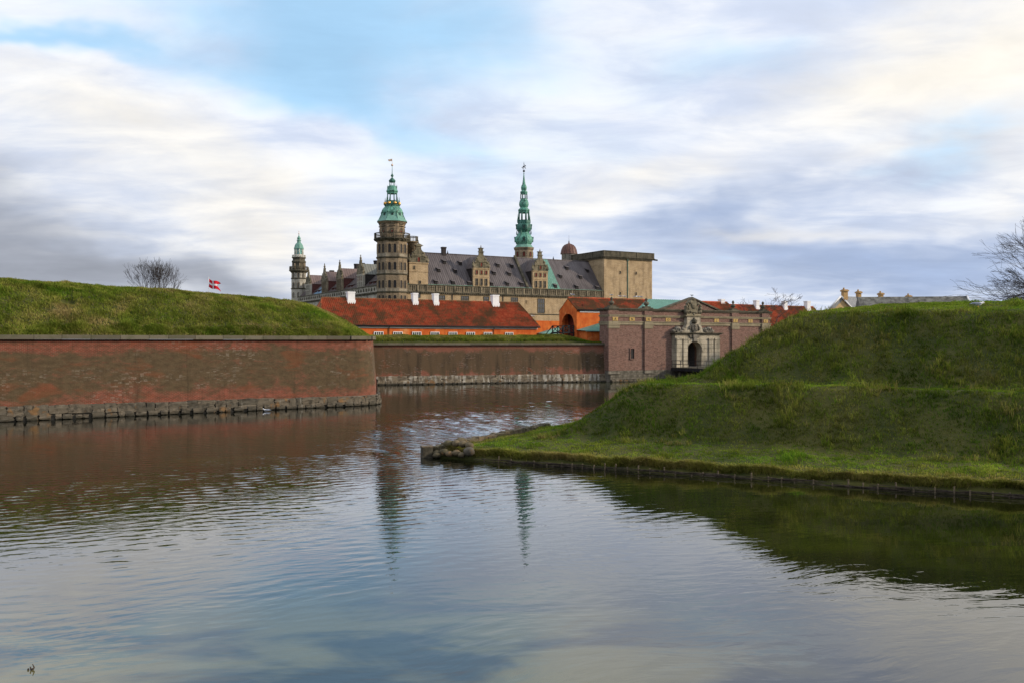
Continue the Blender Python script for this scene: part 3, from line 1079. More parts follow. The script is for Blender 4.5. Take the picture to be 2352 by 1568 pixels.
def polyline_offset(pts, off):
    out = []
    for i, p in enumerate(pts):
        a = pts[max(i - 1, 0)]
        b = pts[min(i + 1, len(pts) - 1)]
        dx, dy = b[0] - a[0], b[1] - a[1]
        l = math.hypot(dx, dy)
        out.append((p[0] - dy / l * off, p[1] + dx / l * off))
    return out


def at_len(pts, s):
    for i in range(len(pts) - 1):
        l = math.hypot(pts[i + 1][0] - pts[i][0], pts[i + 1][1] - pts[i][1])
        if s <= l or i == len(pts) - 2:
            t = s / l
            return (pts[i][0] + (pts[i + 1][0] - pts[i][0]) * t, pts[i][1] + (pts[i + 1][1] - pts[i][1]) * t,
                    math.atan2(pts[i + 1][1] - pts[i][1], pts[i + 1][0] - pts[i][0]))
        s -= l


def poly_len(pts):
    return sum(math.hypot(pts[i + 1][0] - pts[i][0], pts[i + 1][1] - pts[i][1]) for i in range(len(pts) - 1))


# bastion wall
path = [bxy(s, 0.0) for s in np.arange(-48, S_END - 2.0, 2.0)]
rc = 2.4
for k in range(9):                                    # rounded shoulder
    t = k / 8
    p0, p1, p2 = np.array([S_END - 2.4, 0]), np.array([S_END + 0.1, 0.0]), np.array([S_END + 0.1, 0]) + FL * 2.4
    q = p0 * (1 - t) ** 2 + p1 * 2 * t * (1 - t) + p2 * t * t
    path.append(bxy(*q))
for l in np.arange(4, 42, 4.0):
    q = np.array([S_END + 0.1, 0]) + FL * l
    path.append(bxy(*q))
path = [(float(a), float(b)) for a, b in path]
bw = root('bastion_wall', 'long battered red brick bastion wall with stone footing rising from the moat, left', 'wall', (0, 0, 0))
wall_strip('brickwork', path, polyline_offset(path, 0.55), -0.4, 6.16, 'bastion_brick', bw)
LB = poly_len(path)
wall_strip('footing_core', polyline_offset(path, -0.08), polyline_offset(path, -0.02), -0.4, 0.95, 'joint_mortar', bw, rows=1)
rnd = random.Random(3)
cop_path = polyline_offset(path, 0.57)
s = 36.0
while s < LB - 20:
    ln = rnd.uniform(1.5, 2.4)
    x, y, a = at_len(cop_path, s + ln / 2)
    if abs(x) < y * 0.5814 + 4:
        o = link('coping_stone', block_mesh('coping_stone'), bw, loc=(x, y, 6.33 + rnd.uniform(-0.012, 0.012)), rz=a + rnd.uniform(-0.006, 0.006))
        o.scale = (ln - 0.03, 0.78, 0.34)
    s += ln
s = 40.0
i = 0
while s < LB - 34:                                     # big footing blocks
    ln = rnd.uniform(0.55, 1.7)
    hh = rnd.uniform(0.62, 0.86)
    x, y, a = at_len(path, s + ln / 2)
    top = 1.20 - 0.34 * min(1, max(0, (s - 42) / 38))
    if abs(x) < y * 0.5814 + 3:
        top += rnd.uniform(-0.05, 0.05)
        if rnd.random() < 0.5:
            h1 = hh * rnd.uniform(0.4, 0.6)
            put_stone(bw, i % 9, 'foundation_stone', x, y, top - h1 / 2, a, (ln * 1.06, 0.55, h1 * 1.1), 'footing_stone')
            put_stone(bw, (i + 4) % 9, 'foundation_stone', x, y, top - h1 - (hh - h1) / 2, a, (ln * 1.06, 0.6, (hh - h1) * 1.12), 'footing_stone')
        else:
            put_stone(bw, i % 9, 'foundation_stone', x, y, top - hh / 2, a, (ln * 1.07, 0.56, hh * 1.08), 'footing_stone')
    s += ln
    i += 1
s = 40.0
while s < LB - 34:                                     # small stones at the waterline with gaps between
    ln = rnd.uniform(0.4, 1.0)
    x, y, a = at_len(polyline_offset(path, -0.10), s + ln / 2)
    hh = rnd.uniform(0.30, 0.46)
    if abs(x) < y * 0.5814 + 3:
        put_stone(bw, i % 9, 'foundation_stone', x, y, 0.02 + hh / 2, a, (ln, 0.6, hh), 'waterline_stone')
    s += ln + rnd.choice([0.02, 0.05, 0.12, 0.22])
    i += 1

# curtain wall
cpath = [tuple(map(float, CU0 + CU_D * t)) for t in np.linspace(-3, CU_L, 24)]
cw = root('curtain_wall', 'dark stained low brick curtain wall with limewashed stone footing between bastion and gate', 'wall')
wall_strip('brickwork', cpath, polyline_offset(cpath, 0.35), -0.4, 5.50, 'curtain_brick', cw, 100.0)
LC = poly_len(cpath)
wall_strip('footing_core', polyline_offset(cpath, -0.12), polyline_offset(cpath, -0.06), -0.4, 1.0, 'joint_mortar', cw, rows=1)
cc = polyline_offset(cpath, 0.42)
s = 0.0
while s < LC - 0.4:
    ln = min(rnd.uniform(1.5, 2.3), LC - s)
    x, y, a = at_len(cc, s + ln / 2)
    o = link('coping_stone', block_mesh('coping_stone'), cw, loc=(x, y, 5.64 + rnd.uniform(-0.01, 0.01)), rz=a)
    o.scale = (ln - 0.03, 0.85, 0.29)
    s += ln
s = 2.2
while s < LC - 0.3:
    ln = rnd.uniform(0.8, 2.3)
    x, y, a = at_len(cpath, s + ln / 2)
    h1 = rnd.uniform(0.42, 0.66)
    put_stone(cw, i % 9, 'limewashed_stone', x, y, 1.20 - h1 / 2, a, (ln * 1.08, 0.70, h1 * 1.08), 'footing_stone')
    put_stone(cw, (i + 3) % 9, 'limewashed_stone', x + 0.3, y + 0.09, (1.20 - h1 + 0.12) / 2, a, (ln * 1.08, 0.78, 1.20 - h1), 'footing_stone')
    s += ln
    i += 1
s = 2.2
while s < LC - 0.3:
    ln = rnd.uniform(0.5, 1.0)
    x, y, a = at_len(polyline_offset(cpath, -0.2), s + ln / 2)
    put_stone(cw, i % 9, 'foundation_stone', x, y, 0.08, a, (ln, 0.7, 0.34), 'waterline_stone')
    s += ln + rnd.uniform(0.02, 0.2)
    i += 1

# grass bank on top of the curtain wall
tt = np.linspace(-3, CU_L - 0.3, 150)
ee = np.concatenate([np.linspace(0.5, 6.0, 26), np.linspace(6.5, 14, 8)])
TT, E = np.meshgrid(tt, ee)


def curtain_z(t, e, x, y):
    rise = np.interp(e, [0.5, 0.9, 2.6, 4.0, 5.5, 8.5, 14], [0.0, 0.40, 0.92, 1.08, 1.05, 0.2, 0.03])
    end = np.clip((CU_L - 0.6 - t) / 6.5, 0.0, 1.0)
    end = end * end * (3 - 2 * end)
    bump = 0.15 * np.exp(-((t - (CU_L - 8.5)) / 3.0) ** 2)
    return 5.72 + rise * end * (1 + bump) + 0.22 * fbm(x * 0.6, y * 0.6, 201) * np.clip(e - 0.6, 0, 1)


XC = CU0[0] + CU_D[0] * TT + CU_N[0] * E
YC = CU0[1] + CU_D[1] * TT + CU_N[1] * E
link('curtain_bank', grid_mesh('curtain_bank', XC, YC, curtain_z(TT, E, XC, YC), 'turf'), kind='structure')
n = 14000
t = rng.uniform(-3, CU_L - 0.5, n)
e = rng.uniform(0.75, 5.2, n)
x = CU0[0] + CU_D[0] * t + CU_N[0] * e
y = CU0[1] + CU_D[1] * t + CU_N[1] * e
grass('curtain_bank_grass', x, y, curtain_z(t, e, x, y), np.where(e < 1.5, 0.34, 0.20), 0.04, 4,
      np.where(e < 1.3, 0.40, 0.60) + 0.8 * fbm(x * 0.3, y * 0.3, 211), rng, 'olive grass bank on top of the middle brick curtain wall', lean=(0, -0.4))


# ------------------------------------------------------------------ windows
WIN = {}


def window_mesh(kind, w, h, frame, pane, nx=1, ny=1, fr=0.12, mull=0.06):
    key = (kind, round(w, 2), round(h, 2), frame, pane, nx, ny, fr, mull)
    if key in WIN:
        return WIN[key]
    m = MB()
    if kind == 'arch':
        n = 8
        r = w / 2

        def outline(r, z0):
            zs = h - w / 2
            return [(-r, z0)] + [(-r * math.cos(math.pi * k / n), zs + r * math.sin(math.pi * k / n)) for k in range(n + 1)] + [(r, z0)]
        a = outline(r, 0.0)
        b = outline(r + fr, -fr)
        N = len(a)
        v = []
        for (x, z) in a + b:
            v.append((x, -0.14, z))
        for (x, z) in a + b:
            v.append((x, 0.10, z))
        f = []
        for k in range(N):
            k2 = (k + 1) % N
            f.append((k, k2, N + k2, N + k))
            f.append((N + k, N + k2, 3 * N + k2, 3 * N + k))
            f.append((k, 2 * N + k, 2 * N + k2, k2))
        m.add(v, f, 0)
        m.add([(x, -0.02, z) for x, z in a], [tuple(range(N))], 1)
        if nx > 1:
            m.box(-mull / 2, mull / 2, -0.09, -0.03, 0, h - 0.05, 0)
    else:
        x0, x1 = -w / 2, w / 2
        m.box(x0 - fr, x0, -0.14, 0.1, -fr, h + fr, 0)
        m.box(x1, x1 + fr, -0.14, 0.1, -fr, h + fr, 0)
        m.box(x0, x1, -0.14, 0.1, h, h + fr, 0)
        m.box(x0, x1, -0.16, 0.1, -fr, 0, 0)
        m.add([(x0, -0.02, 0), (x1, -0.02, 0), (x1, -0.02, h), (x0, -0.02, h)], [(0, 1, 2, 3)], 1)
        for k in range(1, nx):
            x = x0 + w * k / nx
            m.box(x - mull / 2, x + mull / 2, -0.10, -0.03, 0, h, 0)
        for k in range(1, ny):
            z = h * k / ny
            m.box(x0, x1, -0.095, -0.03, z - mull / 2, z + mull / 2, 0)
    def part(idx, nm, mt):
        q = MB()
        q.v = m.v
        q.f = [f for f, k in zip(m.f, m.mi) if k == idx]
        q.mi = [0] * len(q.f)
        q.sm = [False] * len(q.f)
        return q.mesh(nm, mt)
    WIN[key] = (m.mesh('window', [frame, pane]), part(0, 'window', frame), part(1, 'pane', pane))
    return WIN[key]


def window(parent, x, y, z, ang, *args, name='window', **kw):
    whole, fr_me, pane_me = window_mesh(*args, **kw)
    if parent.parent is not None:
        return link(name, whole, parent, loc=(x, y, z), rz=ang)
    o = link(name, fr_me, parent, loc=(x, y, z), rz=ang)
    link('shutter' if 'shutter' in name else 'pane', pane_me, o)
    return o


def gable_outline(w, z0, z1):
    """Scrolled renaissance gable from eave z0 up to the pedestal z1, half outline mirrored."""
    h = z1 - z0
    hw = w / 2
    half = [(hw, z0), (hw, z0 + 0.10 * h), (hw * 1.10, z0 + 0.20 * h), (hw * 1.02, z0 + 0.30 * h), (hw * 0.80, z0 + 0.36 * h),
            (hw * 0.66, z0 + 0.46 * h), (hw * 0.72, z0 + 0.55 * h), (hw * 0.56, z0 + 0.64 * h), (hw * 0.40, z0 + 0.72 * h),
            (hw * 0.28, z0 + 0.82 * h), (hw * 0.26, z0 + 0.92 * h), (hw * 0.26, z1)]
    return half + [(-x, z) for x, z in reversed(half)]


# ------------------------------------------------------------------ castle
CF = Frame(-31.3, 230.0, 30.0)
ZE = 21.0            # parapet top
OCT = R(-112.2 + 22.5)


def finial(m, x, y, z, s=1.0, mi=0):
    m.lathe([(0.10 * s, z), (0.22 * s, z + 0.15 * s), (0.30 * s, z + 0.38 * s), (0.16 * s, z + 0.62 * s), (0.08 * s, z + 0.75 * s), (0.16 * s, z + 0.95 * s), (0.02 * s, z + 1.25 * s)], 7, (x, y), 0, mi, True)


# --- south wing
sw = CF.root('castle_wing', 'long sandstone castle wing with brown metal roof, gabled dormers and carved parapet', 'castle wing')
FW = -1.5
T0, T1 = 3.2, CF.xt(1477, FW)
RW, ZR_ = 6.0, 30.2
MB().box(T0, T1, FW, 13.5, 4.0, 18.9).build('wall', 'sandstone', sw)
MB().box(CF.xt(1005, FW), T1 - 0.2, FW - 0.16, FW + 0.3, 13.55, 13.8).build('string_course', 'dark_cornice', sw)
m = MB()
m.box(T0, T1 + 0.1, FW - 0.45, FW + 0.5, 18.9, 19.15)
m.box(T0, T1 + 0.1, FW - 0.30, FW + 0.5, 20.72, 21.0)
k = T0 + 0.3
while k < T1:
    m.box(k, k + 0.28, FW - 0.42, FW, 18.55, 18.9)
    k += 0.62
m.build('cornice', 'dark_cornice', sw)
pp = MB().box(T0, T1, FW - 0.1, FW + 0.4, 19.15, 20.72).build('parapet', 'carved_stone', sw)
m = MB()
k = T0 + 0.4
j = 0
rr = random.Random(4)
while k < T1 - 0.6:
    if j % 4 == 0:
        m.box(k, k + 0.42, FW - 0.36, FW - 0.1, 19.2, 20.7)
        k += 0.85
    else:
        m.box(k, k + 0.22, FW - 0.26, FW - 0.1, 19.35 + rr.uniform(0, 0.15), 20.55)
        m.ball((k + 0.11, FW - 0.26, 20.35), (0.16, 0.14, 0.2), 6, 4)
        k += 0.62
    j += 1
m.build('parapet_relief', 'carved_stone', sw, kind='stuff')
# roof
rf = MB()
rf.add([(T0, FW + 0.2, ZE - 0.1), (T1, FW + 0.2, ZE - 0.1), (T1, RW, ZR_), (T0, RW, ZR_), (T0, 13.5, ZE - 0.1), (T1, 13.5, ZE - 0.1)],
       [(0, 1, 2, 3), (3, 2, 5, 4), (0, 3, 4), (1, 5, 2), (0, 4, 5, 1)])
rf = rf.build('roof', 'lead_roof', sw)


def roof_pt(t, v, lift=0.0):
    """Point on the front slope, v 0 at the eave and 1 at the ridge."""
    return (t, FW + 0.2 + (RW - FW - 0.2) * v - lift * 0.77, ZE - 0.1 + (ZR_ - ZE + 0.1) * v + lift * 0.64)


m = MB()
t = T0 + 0.5
while t < T1:
    a, b = roof_pt(t, 0.0, 0.03), roof_pt(t, 1.0, 0.03)
    m.tube(a, b, 0.05, 0.05, 4)
    t += 0.62
m.build('standing_seam', 'lead_roof', rf, kind='stuff')
gA, gB = 46.9, 51.6
m = MB()
m.add([roof_pt(gA, 0.005, 0.05), roof_pt(gB, 0.005, 0.05), roof_pt(gB, 0.99, 0.05), roof_pt(gA, 0.99, 0.05)], [(0, 1, 2, 3)])
for k in range(8):
    t = gA + 0.3 + k * 0.6
    m.tube(roof_pt(t, 0.01, 0.08), roof_pt(t, 0.98, 0.08), 0.05, 0.05, 4)
m.build('copper_strip', 'verdigris_clean', rf, label='green copper strip on the brown roof')
MB().box(T0, T1, FW + 0.02, FW + 0.42, ZE - 0.02, ZE + 0.10).build('gutter', 'verdigris', rf)
MB().tube((T0, RW, ZR_ + 0.02), (T1, RW, ZR_ + 0.02), 0.14).build('ridge_cap', 'lead_roof', rf)
m = MB()
tf = 40.4
a, b = roof_pt(tf, 0.0), roof_pt(tf, 1.0)
m.add([(tf - 0.35, a[1], a[2]), (tf + 0.35, a[1], a[2]), (tf + 0.35, b[1], b[2]), (tf - 0.35, b[1], b[2]),
       (tf - 0.35, a[1] - 0.35, a[2] + 0.5), (tf + 0.35, a[1] - 0.35, a[2] + 0.5), (tf + 0.35, b[1] - 0.2, b[2] + 0.7), (tf - 0.35, b[1] - 0.2, b[2] + 0.7)],
      [(0, 3, 2, 1), (4, 5, 6, 7), (0, 1, 5, 4), (1, 2, 6, 5), (2, 3, 7, 6), (3, 0, 4, 7)])
m.build('fire_wall', 'dark_cornice', sw)
# little roof vents (src columns / rows)
VM = MB()
VM.box(-0.42, 0.42, -0.55, 0.6, -0.5, 0.42, 0)
VM.add([(-0.55, -0.8, 0.40), (0.55, -0.8, 0.40), (0.55, 0.9, 0.95), (-0.55, 0.9, 0.95), (-0.55, -0.8, 0.30), (0.55, -0.8, 0.30), (0.55, 0.9, 0.85), (-0.55, 0.9, 0.85)],
       [(0, 1, 2, 3), (4, 7, 6, 5), (0, 4, 5, 1), (1, 5, 6, 2), (3, 2, 6, 7), (0, 3, 7, 4)], 1)
VM.add([(-0.3, -0.56, -0.25), (0.3, -0.56, -0.25), (0.3, -0.56, 0.32), (-0.3, -0.56, 0.32)], [(0, 1, 2, 3)], 2)
vent_me = VM.mesh('roof_vent', ['dormer_side', 'lead_roof', 'black_tar'])
vents = [(1083.8, 641), (1122.6, 644), (1214.6, 649), (1248.6, 651), (1070, 661), (1110.7, 663), (1205, 668), (1242, 670),
         (1063, 690), (1105, 691), (1144, 693), (1199, 694), (1237.7, 694), (1272, 695), (1382.8, 656), (1432.5, 662), (1367.5, 676), (1416, 678),
         (1354.7, 700), (1407, 702), (1456.3, 704)]
for px, py in vents:
    v = 0.5
    for _ in range(12):
        w = FW + 0.2 + (RW - FW - 0.2) * v
        t = CF.xt(px, w)
        zz = CF.z(py, t, w)
        v = min(0.97, max(0.03, (zz - ZE + 0.1) / (ZR_ - ZE + 0.1)))
    p = roof_pt(CF.xt(px, FW + 0.2 + (RW - FW - 0.2) * v), v)
    link('roof_vent', vent_me, rf, loc=p)
# gabled dormers
for tc, wd, ze, zp, big in ((CF.xt(1175, FW), 5.0, 25.9, 30.4, 0), (CF.xt(1319, FW), 5.0, 25.9, 30.4, 0), (CF.xt(1022, FW), 5.4, 26.6, 31.0, 1)):
    dm = MB()
    h = wd / 2
    dm.box(tc - h, tc + h, FW - 0.05, FW + 0.6, ZE - 0.1, ze)
    dm.box(tc - h - 0.12, tc + h + 0.12, FW - 0.25, FW + 0.6, ze - 0.18, ze + 0.08)
    dm.box(tc - h - 0.05, tc + h + 0.05, FW - 0.15, FW + 0.6, ze - 2.35, ze - 2.2)
    d = dm.build('dormer', 'sandstone', sw)
    gm = MB()
    pts = gable_outline(wd, ze + 0.08, zp)
    gm.ext_xz(pts, FW - 0.05, FW + 0.45)
    for sgn in (-1, 1):
        for q in range(3):
            gm.tube((tc * 0 + sgn * h * (0.95 - 0.22 * q), FW - 0.12, ze + 0.6 + q * 1.05), (sgn * h * (0.95 - 0.22 * q), FW + 0.1, ze + 0.6 + q * 1.05), 0.42 - 0.06 * q, None, 8)
    gm.box(-h * 0.72, h * 0.72, FW - 0.2, FW + 0.1, ze + 1.75, ze + 1.92)
    gm.box(-h * 0.32, h * 0.32, FW - 0.25, FW + 0.55, zp - 0.05, zp + 0.18)
    if big:
        gm.ext_xz([(-h * 0.5, zp + 0.18), (h * 0.5, zp + 0.18), (0, zp + 0.8)], FW - 0.2, FW + 0.5)
    else:
        gm.box(-0.5, 0.5, FW - 0.05, FW + 0.7, zp + 0.18, zp + 0.95)
        gm.box(-0.68, 0.68, FW - 0.2, FW + 0.8, zp + 0.95, zp + 1.15)
    finial(gm, 0, FW + 0.2, zp + (0.75 if big else 1.1), 0.7)
    for sgn in (-1, 1):
        finial(gm, sgn * h * 0.97, FW + 0.2, ze + 1.2, 0.9)
    gm.v = [(x + tc, y, z) for x, y, z in gm.v]
    gm.build('gable', 'gable_carving', d)
    vr = (ze - ZE) / (ZR_ - ZE)
    for sx in (tc - h + 0.1, tc + h - 0.1):
        MB().ext_yz([(FW + 0.6, ZE - 0.1), (FW + 0.2 + (RW - FW) * vr, ze), (FW + 0.6, ze)], sx - 0.06, sx + 0.06).build('dormer_side', 'dormer_side', d)
    zr = ze + 3.6
    rm = MB()
    yb = FW + 0.2 + (RW - FW) * (zr - ZE) / (ZR_ - ZE)
    yl = FW + 0.2 + (RW - FW) * vr
    rm.add([(tc - h - 0.1, FW + 0.45, ze), (tc, FW + 0.45, zr), (tc, yb, zr), (tc - h - 0.1, yl, ze), (tc + h + 0.1, FW + 0.45, ze), (tc + h + 0.1, yl, ze)],
           [(0, 1, 2, 3), (1, 4, 5, 2)])
    for q in range(7):
        y0 = FW + 0.8 + q * 0.75
        for sgn in (-1, 1):
            yend = y0
            if yend < yl:
                rm.tube((tc + sgn * (h + 0.1), y0, ze + 0.03), (tc, y0, zr + 0.03), 0.05, 0.05, 4)
    rm.build('dormer_roof', 'lead_roof_across', d)
    if not big:
        for q in (-1, 0, 1):
            window(d, tc + q * 1.45, FW - 0.06, ZE + 0.35, 0, 'rect', 0.62, 1.7, 'carved_stone', 'dark_glass', ny=2, name='window')
            window(d, tc + q * 1.45, FW - 0.06, ze - 1.55, 0, 'rect', 0.6, 0.95, 'carved_stone', 'shutter_red', name='shuttered_window')
        window(d, tc, FW - 0.08, ze + 0.55, 0, 'rect', 0.62, 1.0, 'gable_carving', 'shutter_red', name='shuttered_window')
    else:
        window(d, tc, FW - 0.08, ze + 0.35, 0, 'arch', 0.7, 1.2, 'gable_carving', 'shutter_red', name='shuttered_window')
        window(d, tc - 1.3, FW - 0.06, ze - 1.6, 0, 'rect', 0.22, 0.7, 'carved_stone', 'dark_glass', name='window')
        window(d, tc + 0.3, FW - 0.06, ZE + 0.25, 0, 'rect', 0.5, 0.6, 'carved_stone', 'dark_glass', name='window')
# wall windows
for px, py, w, h, nx in ((1020, 721.5, 1.3, 1.1, 2), (1077, 729.5, 2.1, 1.5, 3), (1135, 731, 2.1, 1.5, 3), (1187, 732, 1.5, 1.5, 2), (1256, 734, 2.0, 1.5, 3)):
    t = CF.xt(px, FW)
    window(sw, t, FW - 0.02, CF.z(py, t, FW) - h / 2, 0, 'rect', w, h, 'dark_cornice', 'grey_glass', nx=nx, ny=2, mull=0.17, fr=0.08)
t = CF.xt(1321, FW)
window(sw, t, FW - 0.02, CF.z(764, t, FW), 0, 'rect', 2.05, 3.9, 'dark_cornice', 'grey_glass', nx=3, ny=3, mull=0.2)
t = CF.xt(1285.6, FW)
window(sw, t, FW - 0.02, CF.z(740, t, FW), 0, 'rect', 0.15, 0.7, 'sandstone', 'dark_glass')
for px in (1104, 1227.5):
    t = CF.xt(px, FW)
    MB().tube((t, FW - 0.15, 8), (t, FW - 0.15, 18.7), 0.10).build('downpipe', 'dark_iron', sw)
t = CF.xt(1083, RW)
MB().box(t - 0.55, t + 0.55, RW - 0.5, RW + 0.5, ZR_ - 0.6, ZR_ + 1.7).box(t - 0.65, t + 0.65, RW - 0.6, RW + 0.6, ZR_ + 1.45, ZR_ + 1.85).build('chimney', 'black_brick', sw)
for px in (1093, 1351):
    m = MB()
    finial(m, CF.xt(px, RW), RW, ZR_, 0.8)
    m.build('ridge_finial', 'dark_iron', sw)

# --- west wing
ww = CF.root('castle_wing', 'receding castle wing with white carved parapet and four gabled dormers, left of the tall tower', 'castle wing')
FX = -1.5
W0, W1 = 3.4, CF.yt(729, FX)
WR, ZW = 6.0, 27.9
MB().box(FX, 13.5, W0, W1, 4.0, 18.9).build('wall', 'pale_stone', ww)
m = MB()
m.box(FX - 0.45, FX + 0.4, W0, W1, 18.9, 19.15)
m.box(FX - 0.3, FX + 0.4, W0, W1, 20.72, 21.0)
k = W0
while k < W1:
    m.box(FX - 0.4, FX, k, k + 0.35, 18.55, 18.9)
    k += 0.9
m.build('cornice', 'dark_cornice', ww)
MB().box(FX - 0.1, FX + 0.4, W0, W1, 19.15, 20.72).build('parapet', 'pale_stone', ww)
m = MB()
k = W0 + 0.5
j = 0
while k < W1 - 1:
    if j % 2:
        m.box(FX - 0.24, FX - 0.1, k, k + 0.25, 19.2, 20.7, 0)
        k += 0.7
    else:
        m.ball((FX - 0.12, k + 0.45, 19.95), (0.2, 0.5, 0.5), 8, 5, 1)
        k += 1.35
    j += 1
m.build('parapet_relief', ['pale_stone', 'dark_cornice'], ww, kind='stuff')
wr = MB().add([(FX + 0.2, W0, ZE - 0.1), (FX + 0.2, W1, ZE - 0.1), (WR, W1, ZW), (WR, W0, ZW), (13.5, W0, ZE - 0.1), (13.5, W1, ZE - 0.1)],
              [(0, 3, 2, 1), (3, 4, 5, 2), (0, 4, 3), (1, 2, 5), (0, 1, 5, 4)]).build('roof', 'lead_roof_across', ww)
m = MB()
k = W0 + 0.4
while k < W1:
    m.tube((FX + 0.2, k, ZE - 0.05), (WR, k, ZW + 0.03), 0.05, 0.05, 4)
    k += 0.8
m.build('standing_seam', 'lead_roof_across', wr, kind='stuff')
m = MB()
a, b = 55.5, 63.5
dz = 0.05
m.add([(FX + 0.25, a, ZE + dz), (FX + 0.25, b, ZE + dz), (WR * 0.8, b, ZE - 0.1 + (ZW - ZE) * 0.84 + dz * 2), (WR * 0.8, a, ZE - 0.1 + (ZW - ZE) * 0.84 + dz * 2)], [(0, 3, 2, 1)])
m.build('slate_patch', 'slate_blue', wr, label='blue grey slate patch on the roof')
for i, (px, side, rmat, fmat) in enumerate(((879, 'dormer_side', 'grey_roof', 'pale_stone'), (828, 'dormer_side_red', 'brown_roof', 'carved_stone'),
                                            (791, 'dormer_side_red', 'brown_roof', 'carved_stone'), (752, 'dormer_side_red', 'brown_roof', 'pale_stone'))):
    wc = CF.yt(px, FX)
    h = 2.35
    ze, zr, zp = 24.6, 27.7, 28.3
    d = MB().box(FX - 0.05, FX + 0.6, wc - h, wc + h, ZE - 0.1, ze).box(FX - 0.22, FX + 0.6, wc - h - 0.1, wc + h + 0.1, ze - 0.15, ze + 0.08).build('dormer', fmat, ww)
    gm = MB()
    gm.ext_yz(gable_outline(2 * h, ze + 0.08, zp), FX - 0.05, FX + 0.4)
    for sgn in (-1, 1):
        for q in range(3):
            yq, zq = sgn * h * (0.95 - 0.22 * q), ze + 0.55 + q * 0.85
            gm.tube((FX - 0.14, yq, zq), (FX + 0.1, yq, zq), 0.4 - 0.05 * q, None, 8)
    gm.box(FX - 0.05, FX + 0.5, -0.35, 0.35, zp, zp + 0.5)
    finial(gm, FX + 0.2, 0, zp + 0.5, 1.15)
    for sgn in (-1, 1):
        finial(gm, FX + 0.2, sgn * h * 0.97, ze + 1.0, 0.9)
    gm.v = [(x, y + wc, z) for x, y, z in gm.v]
    gm.build('gable', 'gable_carving', d)
    vr = (ze - ZE) / (ZW - ZE)
    for sy in (wc - h + 0.1, wc + h - 0.1):
        MB().ext_xz([(FX + 0.6, ZE - 0.1), (FX + 0.6 + (WR - FX) * vr, ze), (FX + 0.6, ze)], sy - 0.06, sy + 0.06).build('dormer_side', side, d)
    rm = MB()
    xb = WR
    xl = FX + 0.6 + (WR - FX) * vr
    rm.add([(FX + 0.4, wc - h - 0.12, ze - 0.02), (FX + 0.4, wc, zr), (xb, wc, zr), (xl, wc - h - 0.12, ze - 0.02), (FX + 0.4, wc + h + 0.12, ze - 0.02), (xl, wc + h + 0.12, ze - 0.02)],
           [(0, 3, 2, 1), (1, 2, 5, 4)])
    q = FX + 0.7
    while q < xl:
        rm.tube((q, wc - h - 0.12, ze + 0.03), (q, wc, zr + 0.03), 0.05, 0.05, 4)
        q += 0.75
    rm.build('dormer_roof', rmat, d)
    for q in (-1, 0, 1):
        window(d, FX - 0.06, wc + q * 1.4, ZE + 0.3, R(270), 'rect', 0.6, 1.1, fmat, 'dark_glass', ny=2)
        window(d, FX - 0.06, wc + q * 1.4, ze - 1.8, R(270), 'rect', 0.6, 1.4, fmat, 'shutter_red' if i == 0 else 'dark_glass', ny=2)
    for q in (-5.2, -8.2):
        wv = wc + q
        if wv > W0 + 1:
            sd = MB()
            sd.box(FX + 1.0, FX + 3.0, wv - 0.7, wv + 0.7, ZE + 0.2, ZE + 1.3, 0)
            sd.add([(FX + 0.6, wv - 0.95, ZE + 1.25), (FX + 0.6, wv + 0.95, ZE + 1.25), (FX + 3.4, wv + 0.95, ZE + 2.1), (FX + 3.4, wv - 0.95, ZE + 2.1)], [(0, 3, 2, 1)], 1)
            sd.build('shed_dormer', ['dormer_side_red', 'lead_roof_across'], wr)
for px, py, w, h in ((919, 637, 1.8, 2.6), (870, 645, 1.6, 2.4), (887, 643, 1.0, 1.6), (810, 661, 1.7, 1.6)):
    wv = CF.yt(px, WR)
    zt = CF.z(py, WR, wv)
    MB().lathe([(w / 2 * 0.9, zt - h - 1.6), (w / 2 * 0.9, zt - 0.5), (w / 2, zt - 0.4), (w / 2, zt), (w / 2 * 0.8, zt)], 8, (WR, wv), R(22.5)).build('chimney', 'black_brick', ww)
for px in (749, 900):
    wv = CF.yt(900 if px == 900 else 880, FX)
for wv, w in ((9.5, 1.3), (12.5, 0.9), (24, 1.3), (33, 1.2), (42, 1.3)):
    window(ww, FX - 0.03, wv, 16.2, R(270), 'rect', w, 1.4, 'pale_stone', 'grey_glass', nx=2, mull=0.14)
MB().tube((FX - 0.2, 13.8, 8), (FX - 0.2, 13.8, 18.7), 0.1).build('downpipe', 'dark_iron', ww)

# --- tall corner tower
K = 230.0 / FPX


def zt(py):
    return EYE + (833.5 - py) * K


